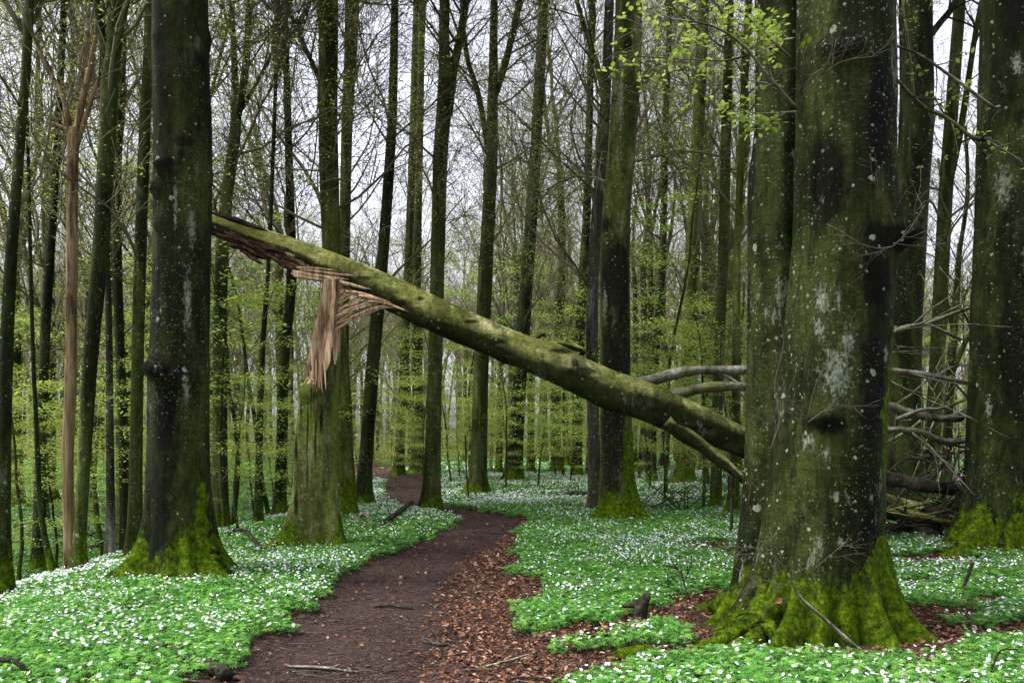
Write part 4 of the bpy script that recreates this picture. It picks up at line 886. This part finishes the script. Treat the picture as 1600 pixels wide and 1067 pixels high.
for (y0, y1, dens, size, T) in [(3.6, 8.5, 1500, .040, LN), (8.5, 14, 1000, .047, LM_), (14, 24, 420, .068, LM_), (24, 45, 130, .115, LFa), (45, 80, 22, .24, LFa)]:
    x, y = scatter(y0, y1, dens); k = veg(x, y); x, y = x[k], y[k]
    c = clump(x, y); edge = fbm(x*.35, y*.35, 0, 90)
    leftfar = sst(-6, -9, x)*sst(10, 14, y); k = (rg.random(len(x)) < 1-.6*leftfar)&(rg.random(len(x)) < .45+1.3*c) & (rg.random(len(x)) < sst(.24, .36, edge)+.25); x, y, c = x[k], y[k], c[k]
    n = len(x); z = hgt(x, y)+(.015+.105*rg.random(n)**.7*(.45+1.0*c))
    v, f = bake(T[0], T[1], np.stack([x, y, z], 1), rg.uniform(0, 6.28, n), rg.normal(0, .38, n), rg.uniform(0, 6.28, n), size*rg.uniform(.65, 1.3, n)); cv.N.append((v, f, 0))
av = cv.build('wood_anemone_leaves', M['anem'], smooth=False); tag(av, 'green carpet of lobed wood anemone leaves on the forest floor', 'ground cover', kind='stuff')
pv, pf = [(0, 0, 0)], []
for k in range(6):
    a = k*math.pi/3
    for (da, rr2, zz) in ((-.42, .62, .10), (-.16, 1, .22), (.16, 1, .22), (.42, .62, .10)): pv.append((math.sin(a+da)*rr2, math.cos(a+da)*rr2, zz))
    b = 1+4*k; pf.append((0, b+3, b+2, b+1, b))
hv = [(0, 0, 0)]+[(math.cos(k*math.pi/3)*(1 if k % 2 else .85), math.sin(k*math.pi/3), .2) for k in range(6)]; hf = [(0, k+1, (k+1) % 6+1) for k in range(6)]
cvn = [(math.cos(k*math.pi/3)*.22, math.sin(k*math.pi/3)*.22, .09) for k in range(6)]
fl = MB()
for (y0, y1, dens, size, lod) in [(3.6, 8.5, 180, .0150, 0), (8.5, 14, 230, .0145, 1), (14, 24, 220, .0165, 1), (24, 45, 90, .026, 1), (45, 75, 10, .05, 1)]:
    x, y = scatter(y0, y1, dens); k = veg(x, y); x, y = x[k], y[k]
    c = fbm(x*1.3+40, y*1.3, 0, 83)*.55+fbm(x*5, y*5, 0, 84)*.45; big_ = fbm(x*.3, y*.3, 0, 85)
    pr_ = np.clip((c-.30)*3.0, .04, 1)*(.35+1.0*sst(.35, .62, big_))*(1-.85*sst(-6, -8.5, x)*sst(9, 13, y)); k = rg.random(len(x)) < pr_; x, y = x[k], y[k]
    n = len(x); z = hgt(x, y)+.095+.055*rg.random(n)
    pos = np.stack([x, y, z], 1); ya = rg.uniform(0, 6.28, n); ti = np.abs(rg.normal(0, .65, n)); spn = rg.uniform(0, 6.28, n); s_ = size*rg.uniform(.7, 1.2, n)
    v, f = bake(pv if lod == 0 else hv, pf if lod == 0 else hf, pos, ya, ti, spn, s_); fl.N.append((v, f, 0))
    if lod == 0: v, f = bake(cvn, [tuple(range(6))], pos, ya, ti, spn, s_); fl.N.append((v, f, 1))
fo = fl.build('wood_anemone_flowers', [M['petal'], M['pollen']], smooth=False); tag(fo, 'white star-shaped wood anemone flowers scattered over the leaves', 'flowers', kind='stuff')
# dead leaves
LT = [(0, 0, 0), (.3, .35, .12), (.26, .72, .16), (0, 1, .02), (-.26, .72, .14), (-.3, .35, .10), (0, .5, -.03)]; LTF = [(0, 1, 6), (1, 2, 6), (2, 3, 6), (3, 4, 6), (4, 5, 6), (5, 0, 6)]
lt_ = MB(); ld = MB()
for (y0, y1, dens, size) in [(3.4, 9, 900, .040), (9, 16, 480, .050), (16, 60, 60, .09)]:
    x, y = scatter(y0, y1, dens, .6); k = ~veg(x, y); x, y = x[k], y[k]; pd = path_dist(x, y)
    for (tx, ty, tr) in TREES[:6]: k = (x-tx)**2+(y-ty)**2 > (tr*.7)**2; x, y, pd = x[k], y[k], pd[k]
    pd = pd+.5*(fbm(x*1.6, y*1.6, 0, 91)-.5); onright = x > np.interp(y, PM[:, 1], PM[:, 0])
    pr_ = np.where(onright, sst(.35, .9, pd), .25*sst(.9, 1.15, pd)); pr_ = np.maximum(pr_*(.35+.9*fbm(x*1.5, y*1.5, 0, 92)), .035)
    k = rg.random(len(x)) < pr_; xa, ya_ = x[k], y[k]; n = len(xa)
    v, f = bake(LT, LTF, np.stack([xa, ya_, hgt(xa, ya_)+.018+.025*rg.random(n)], 1), rg.uniform(0, 6.28, n), rg.normal(0, .45, n), rg.uniform(0, 6.28, n), size*rg.uniform(.3, 1.45, n)); lt_.N.append((v, f, 0))
    k = rg.random(len(x)) < .30; xa, ya_ = x[k], y[k]; n = len(xa)
    v, f = bake(LT, LTF, np.stack([xa, ya_, hgt(xa, ya_)+.016+.012*rg.random(n)], 1), rg.uniform(0, 6.28, n), rg.normal(0, .3, n), rg.uniform(0, 6.28, n), size*rg.uniform(.3, .75, n)); ld.N.append((v, f, 0))
tag(lt_.build('leaf_litter', M['litter'], smooth=False), 'rust brown dead beech leaves drifted along the right side of the path', 'leaf litter', kind='stuff')
tag(ld.build('trodden_leaves', M['litterdark'], smooth=False), 'small dark crumbled leaves trodden into the path', 'leaf litter', kind='stuff')
tw = MB(); r = random.Random(77)
for k in range(900):
    y = 3.6+r.random()**1.3*16; x = r.uniform(-.5, .55)*y
    if veg(np.array([x]), np.array([y]))[0]: continue
    a = r.uniform(-.7, .7) if r.random() < .7 else r.uniform(0, 3.1); L = r.uniform(.06, .32); z = h1(x, y)+.03
    pts = [Vector((x+math.cos(a)*L*t, y+math.sin(a)*L*t, z+r.uniform(-.004, .008))) for t in (-.5, 0, .5)]; tube(tw, pts, [.0035, .003, .0015], 4)
tag(tw.build('twig_litter', M['twig']), 'thin pale twigs strewn over the path', 'twigs', kind='stuff')

# ------------------------------------------------------------------ single things on the floor
def stick(name, label, cat, px, mat='deadlimb', sub=0, L=.4, lift=.0, nn=9, air=None, group=None, wob=.1):
    """px rows (col,row,width,height above the ground)"""
    g0 = G(px[0][0], px[0][1]) if air is None else P(px[0][0], px[0][1], air)
    Yq = [None]*len(px); rows = []
    for (a, b, w_, hh) in px:
        if air is None:
            q = G(a, b); rows.append((q.x, q.y, q.z+hh, w_/2/F*q.y))
        else:
            q = P(a, b, air); rows.append((q.x, q.y, q.z, w_/2/F*air))
    s = spline(rows, 16); mb = MB(); o_ = Vector(rows[0][:3])
    rr2 = random.Random(int(px[0][0])); pts = [Vector(q[:3])-o_ for q in s]; rd = [max(.003, q[3]*(1+rr2.uniform(-wob, wob))) for q in s]
    tube(mb, pts, rd, nn)
    if sub: dress(mb, pts, rd, rr2, 3, 4, sub, L, .15, None, (25, 65), .03, (0, 0, 0, 4, 2))
    e = mb.build(name, M[mat]); e.location = o_; return tag(e, label, cat, group)
stick('fallen_branch', 'dark crooked fallen branch among the flowers left of the path bend', 'branch', [(594, 828, 9, .07), (612, 818, 9, .12), (630, 806, 8, .16), (643, 797, 7, .2)], sub=2)
stick('fallen_branch', 'pale short branch lying behind the foot of the snapped stump', 'branch', [(553, 820, 5, .1), (570, 816, 5, .16), (582, 826, 6, .08)], 'limb')
stick('fallen_branch', 'curved branch arching over the flowers between the big left beech and the stump', 'branch', [(348, 853, 4, .05), (365, 843, 5, .15), (385, 846, 6, .16), (400, 858, 7, .1), (408, 866, 12, .05)], sub=2)
stick('fallen_branch', 'thick broken branch piece at the lower left rim of the path', 'branch', [(288, 1040, 20, .04), (310, 1046, 23, .05), (335, 1055, 24, .05), (355, 1065, 22, .04)], wob=.2)
stick('fallen_branch', 'thin brown branch end sunk in the flowers above the thick broken piece', 'branch', [(238, 1026, 7, .08), (262, 1028, 9, .09), (285, 1036, 8, .06)])
stick('fallen_branch', 'bent bare branch in the bottom left corner', 'branch', [(-10, 1062, 8, .13), (20, 1064, 8, .14), (45, 1075, 7, .1)])
stick('fallen_branch', 'long stick across the middle of the path', 'branch', [(585, 952, 4, .03), (610, 951, 5, .035), (645, 955, 3, .03)], sub=1, L=.2)
stick('fallen_branch', 'short dark stick low on the path near its right side', 'branch', [(662, 1007, 4, .03), (690, 1012, 5, .03), (705, 1010, 3, .03)])
stick('fallen_branch', 'straight pale stick at the lower left of the path', 'branch', [(450, 1047, 4, .03), (500, 1050, 5, .035), (560, 1056, 3, .03)], 'limb', sub=2, L=.2)
stick('fallen_branch', 'long dark stick lying in the leaf litter left of the mossy root', 'branch', [(812, 1008, 4, .03), (870, 1006, 6, .04), (950, 1001, 5, .05)])
stick('fallen_branch', 'pale crossing stick in the leaf litter near the bottom of the photo', 'branch', [(735, 1052, 3, .03), (790, 1042, 4, .04), (838, 1026, 3, .04)], 'limb')
stick('fallen_branch', 'grey branch lying in the flowers at the foot of the bank left of the stump', 'branch', [(412, 818, 6, .1), (435, 806, 7, .15), (458, 796, 6, .2)], 'limb')
stick('fallen_log', 'dark fallen log half sunk in the hollow left of the big beech', 'log', [(140, 860, 11, .05), (165, 858, 13, .08), (195, 855, 12, .05)])
stick('fallen_log', 'long thin log lying across the hollow behind the dead tree', 'log', [(130, 838, 5, .05), (170, 836, 6, .08), (225, 830, 5, .08)], sub=3)
stick('fallen_log', 'dark log lying along the ground behind the right edge tree', 'log', [(1440, 856, 12, .05), (1500, 858, 12, .05), (1600, 862, 12, .05)])
stick('fallen_log', 'dark broken log behind the twin-stemmed beech below its right side limbs', 'log', [(1375, 835, 20, .1), (1410, 838, 22, .1), (1455, 845, 20, .1), (1470, 848, 16, .08)], sub=4)
stick('fallen_branch', 'bleached stick leaning on the roots of the twin-stemmed beech', 'branch', [(1231, 895, 2.5, 0), (1250, 932, 5, 0), (1290, 968, 6, 0), (1328, 1003, 8, 0), (1345, 1016, 8, 0)], 'limb', air=6.55, nn=7)
stick('dead_shoot', 'short upright dead shoot in the flowers right of the twin-stemmed beech', 'shoot', [(1500, 932, 4, 0), (1510, 905, 5, 0), (1520, 878, 6, 0)], air=G(1500, 935).y)
stick('dead_shoot', 'branching dark shoot rising from the flowers at the bottom right', 'shoot', [(1543, 1062, 5, 0), (1555, 1030, 4, 0), (1566, 1015, 3, 0), (1590, 1014, 2, 0)], air=G(1543, 1066).y)
stick('bare_sapling', 'bare twiggy sapling in the flowers left of the twin-stemmed beech roots', 'sapling', [(1079, 940, 3, 0), (1070, 915, 3, 0), (1062, 880, 2, 0)], air=G(1079, 942).y, sub=4, L=.28)
stick('bare_sapling', 'thin bare sapling with long stem left of the twin-stemmed beech', 'sapling', [(1143, 838, 5, 0), (1143, 780, 4, 0), (1140, 700, 3, 0), (1128, 600, 3, 0), (1125, 520, 2, 0)], air=G(1143, 840).y, sub=10, L=.9)
stick('bare_sapling', 'thin bare sapling bending over the flowers behind the stone path bend', 'sapling', [(733, 785, 3, 0), (729, 740, 2.5, 0), (727, 680, 2, 0)], air=G(733, 785).y, sub=7, L=.8)
for (lab, x, y, n_, s_) in [('heap of thin dead branches right of the mossy tree', 1040, 800, 20, 1.0), ('small tangle of brown brushwood left of the grey scaly trunk', 905, 778, 12, .5)]:
    mb = MB(); g0 = G(x, y); rr2 = random.Random(x)
    for k in range(n_):
        d = Vector((rr2.uniform(-1, 1), rr2.uniform(-.6, .6), rr2.uniform(.05, .5))); grow(mb, Vector((rr2.uniform(-.9, .9)*s_, rr2.uniform(-.5, .5)*s_, .02)), d, rr2.uniform(.8, 2.0)*s_, .014, 3, rr2, 4, (0, 0, 0, 5, 3), -.02, minr=.004)
    e = mb.build('brushwood', M['deadlimb']); e.location = g0; tag(e, lab, 'brushwood')
for (lab, x, y, n_, s_, Yk) in [('heap of dead branches and twigs between the twin-stemmed beech and the right edge tree', 1440, 845, 44, 1.0, 14.2)]:
    mb = MB(); rr2 = random.Random(x); g0 = G(x, y)
    for k in range(n_):
        d = Vector((rr2.uniform(-1, 1), rr2.uniform(-.5, .5), rr2.uniform(-.05, .35))); grow(mb, Vector((rr2.uniform(-1.1, 1.1)*s_, rr2.uniform(-.5, .8)*s_, .03+rr2.random()*.35)), d, rr2.uniform(.7, 2.2)*s_, rr2.choice([.012, .02, .035]), 3, rr2, 4, (0, 0, 0, 5, 3), -.02, minr=.004)
    e = mb.build('brushwood', M['deadlimb']); e.location = g0; tag(e, lab, 'brushwood')
# root snag, mossy root, stone, curled leaf
def lump(name, label, cat, px, py, rows, mat, seed, lift=0):
    mb = MB(); g0 = G(px, py)
    for (pts, rd) in rows:
        s = spline([(*p, q) for p, q in zip(pts, rd)], 22); nn = 22; V_ = []
        P_ = [Vector(q[:3]) for q in s]
        for k, p in enumerate(P_):
            d = (P_[min(k+1, 21)]-P_[max(k-1, 0)]).normalized(); a = d.cross(Vector((.1, -1, .1))).normalized(); b = d.cross(a)
            for j in range(nn):
                th = 2*math.pi*j/nn; V_.append(tuple(p+(a*math.cos(th)+b*math.sin(th))*s[k][3]))
        V_ = np.array(V_); cen = np.repeat(np.array([tuple(p) for p in P_]), nn, 0); dv = V_-cen
        V_ = cen+dv*(.65+.7*fbm(V_[:, 0]*14+seed, V_[:, 1]*14, V_[:, 2]*14, seed, 4))[:, None]
        i, j = np.meshgrid(np.arange(21), np.arange(nn), indexing='ij'); j2 = (j+1) % nn
        mb.N.append((V_, np.stack([i*nn+j, i*nn+j2, (i+1)*nn+j2, (i+1)*nn+j], -1).reshape(-1, 4), 0))
        for e0, k in ((0, 1), (21, -1)):
            vc = np.vstack([V_[e0*nn:(e0+1)*nn], cen[e0*nn:e0*nn+1]]); mb.N.append((vc, np.array([[(a+1) % nn, a, nn] if k > 0 else [a, (a+1) % nn, nn] for a in range(nn)]), 0))
    e = mb.build(name, M[mat]); e.location = g0; return tag(e, label, cat)
lump('root_snag', 'stubby broken root sticking up at the edge of the flowers left of the twin-stemmed beech', 'root', 1000, 972, [([(-.02, 0, -.05), (0, 0, .08), (.03, 0, .17), (.07, .02, .25)], [.06, .062, .05, .03]), ([(-.16, .02, .14), (-.08, .01, .15), (.0, 0, .17)], [.012, .025, .035])], 'deadlimb', 3)
lump('mossy_root', 'low moss covered root in the leaf litter at the bottom centre right', 'root', 995, 1030, [([(-.22, 0, -.02), (-.12, 0, .03), (0, 0, .05), (.12, .02, .04), (.22, .03, -.01)], [.02, .045, .055, .045, .02])], 'edge', 5)
lump('stone', 'small brown stone lying on the path at the bottom of the photo', 'stone', 608, 1052, [([(-.045, 0, .02), (0, 0, .03), (.045, 0, .02)], [.012, .035, .012])], 'stone', 9)
lump('stone', 'tiny dark stone in the flowers far behind the path', 'stone', 870, 760, [([(-.12, 0, .04), (0, 0, .1), (.12, 0, .04)], [.04, .1, .04])], 'stone', 12)

#==DETAIL==
# ------------------------------------------------------------------ shoots, leafy sprays and small marks on the near trees
root, zb, Y, bx = TWIN; O = Vector((bx, Y, zb)); r = random.Random(3)
def sprig(px, parent, O, d0, d1, mat='twig', sub=6, L=.45, name='shoot', maxl=4, tipsl=None, kids=(0, 0, 0, 4, 3)):
    s = spline(px, 14); m_ = len(s); pts = [P(a, b, d0+(d1-d0)*k/(m_-1))-O for k, (a, b, c) in enumerate(s)]; rd = [max(.0015, c/2/F*d0) for a, b, c in s]
    mb = MB(); tube(mb, pts, rd, 6)
    m2 = len(pts)-1
    for j in range(sub):
        t = .1+.9*(j+r.random())/sub; i = min(m2-1, int(t*m2)); d = (pts[i+1]-pts[i]).normalized(); a = R(r.uniform(25, 60))
        grow(mb, pts[i], d*math.cos(a)+rperp(d, r)*math.sin(a), L*r.uniform(.6, 1.2), max(.002, rd[i]*.55), 3, r, maxl, kids, .0, tipsl, .2, .0014)
    return mb.build(name, M[mat], parent)
YF = Y-.52
for px in [[(1262, 655, 4), (1240, 630, 3), (1215, 600, 2), (1195, 570, 1.5)], [(1262, 655, 4), (1275, 600, 3), (1300, 560, 2), (1330, 540, 1.5)], [(1262, 660, 4), (1290, 640, 2.5), (1310, 630, 1.5)], [(1203, 705, 4), (1218, 655, 3.4), (1210, 600, 3), (1224, 540, 2.4), (1218, 482, 1.6)], [(1262, 655, 3), (1240, 650, 2), (1215, 625, 1.5)],
           [(1395, 385, 4), (1370, 388, 3), (1340, 378, 2), (1315, 362, 1.5)], [(1395, 385, 3), (1360, 398, 2), (1320, 395, 1.5)], [(1395, 380, 3), (1440, 385, 2), (1480, 380, 1.5)], [(1395, 385, 3), (1420, 360, 2), (1445, 320, 1.5)], [(1400, 355, 3.5), (1385, 320, 2.5), (1365, 280, 2), (1360, 245, 1.5)],
           [(1290, 105, 5), (1300, 80, 4), (1302, 58, 3)], [(1285, 108, 3), (1262, 118, 2), (1240, 105, 1.5)], [(1290, 112, 3), (1320, 95, 2), (1370, 88, 1.5)],
           [(1235, 915, 3), (1190, 905, 2.5), (1150, 888, 2)], [(1240, 905, 3), (1210, 870, 2), (1160, 850, 1.5)], [(1270, 890, 3), (1300, 865, 2), (1325, 845, 1.5)], [(1185, 1000, 2.5), (1200, 940, 2.5), (1215, 920, 1.5)], [(1120, 1000, 2.5), (1100, 975, 2), (1085, 940, 1.5)]]:
    sprig([(a, b, c*.5) for a, b, c in px], root, O, YF+.02, YF-.12, sub=4, L=.26)
def leafspray(px_list, parent, O, d, seed, nleaf=1.0, mat='limb', size=.055):
    tips = []
    for (px, sub, L) in px_list: sprig(px, parent, O, d, d+r.uniform(-.5, .5), mat, sub, L, 'branch', 4, tips, (0, 0, 0, 5, 3))
    rr2 = random.Random(seed); tp = [t for t in tips if rr2.random() < nleaf]
    if tp:
        lb = MB(); v, f = leaves(tp, 2, size, .03, seed, LEAF6, LF6, .7); lb.N.append((v, f, 0)); lb.build('foliage', M['leaf'], parent, smooth=False)
leafspray([([(1245, 170, 6), (1200, 120, 5), (1160, 70, 4), (1110, 40, 3), (1050, 30, 2)], 12, .55), ([(1245, 175, 4), (1195, 178, 3), (1155, 172, 2)], 7, .25), ([(1175, 85, 3), (1130, 95, 3), (1060, 92, 2), (995, 88, 1.5)], 9, .4), ([(1235, 90, 4), (1200, 58, 3), (1160, 20, 2), (1100, -10, 2)], 8, .45), ([(1240, 60, 3), (1220, 62, 2), (1195, 50, 1.5)], 4, .2)], root, O, Y-.25, 8, .62)
leafspray([([(1395, 118, 5), (1440, 165, 6), (1480, 185, 6), (1520, 215, 7), (1548, 218, 8)], 8, .4), ([(1395, 70, 4), (1440, 88, 4), (1500, 130, 5), (1552, 168, 5)], 7, .35)], root, O, Y+.3, 9, .14)
# long surface roots running out from the flare
def roots(root, O, mat, lst):
    for rows in lst:
        s_ = spline(rows, 26); pts, rd = [], []
        for k, (a, b, w_, d) in enumerate(s_):
            q = P(a, b, d)-O; rr0 = w_/2/F*d*(1+.13*math.sin(k*1.3+a)+.08*math.sin(k*2.9)); gz = h1((O+q).x, (O+q).y)-O.z
            q.z = min(q.z, gz+rr0*1.1) if k > 8 else q.z; q.x += .012*math.sin(k*.9+b); pts.append(q); rd.append(rr0)
        mb = MB(); tube(mb, pts, rd, 16); mb.build('root', M[mat], root)
roots(root, O, 'twin', [[(1196, 905, 46, 7.85), (1170, 925, 46, 7.95), (1140, 940, 36, 8.15), (1108, 950, 24, 8.4), (1070, 958, 9, 8.6)],
    [(1200, 950, 56, 7.35), (1175, 975, 50, 7.25), (1145, 995, 38, 7.1), (1108, 1010, 26, 6.95), (1062, 1022, 11, 6.85)],
    [(1205, 985, 46, 7.05), (1180, 1000, 40, 6.95), (1150, 1014, 28, 6.85), (1105, 1030, 12, 6.7)]])
ra = [o for o in COL.objects if o.get('label', '').startswith('thick dark beech in the left')][0]
roots(ra, Vector(ra.location), 'bigleft', [[(248, 868, 34, 10.4), (232, 885, 32, 10.35), (212, 900, 24, 10.3), (184, 912, 10, 10.3)], [(322, 862, 36, 10.35), (335, 877, 32, 10.3), (350, 892, 22, 10.2), (374, 903, 10, 10.2)]])
# dry leaf caught on the twin tree's roots
mb = MB(); v, f = bake(LT, LTF, np.array([tuple(P(1222, 934, Y-.80)-O)]), np.array([.3]), np.array([1.3]), np.array([2.]), np.array([.075])); mb.N.append((v, f, 0)); mb.build('dry_leaf', M['fungus'], root)
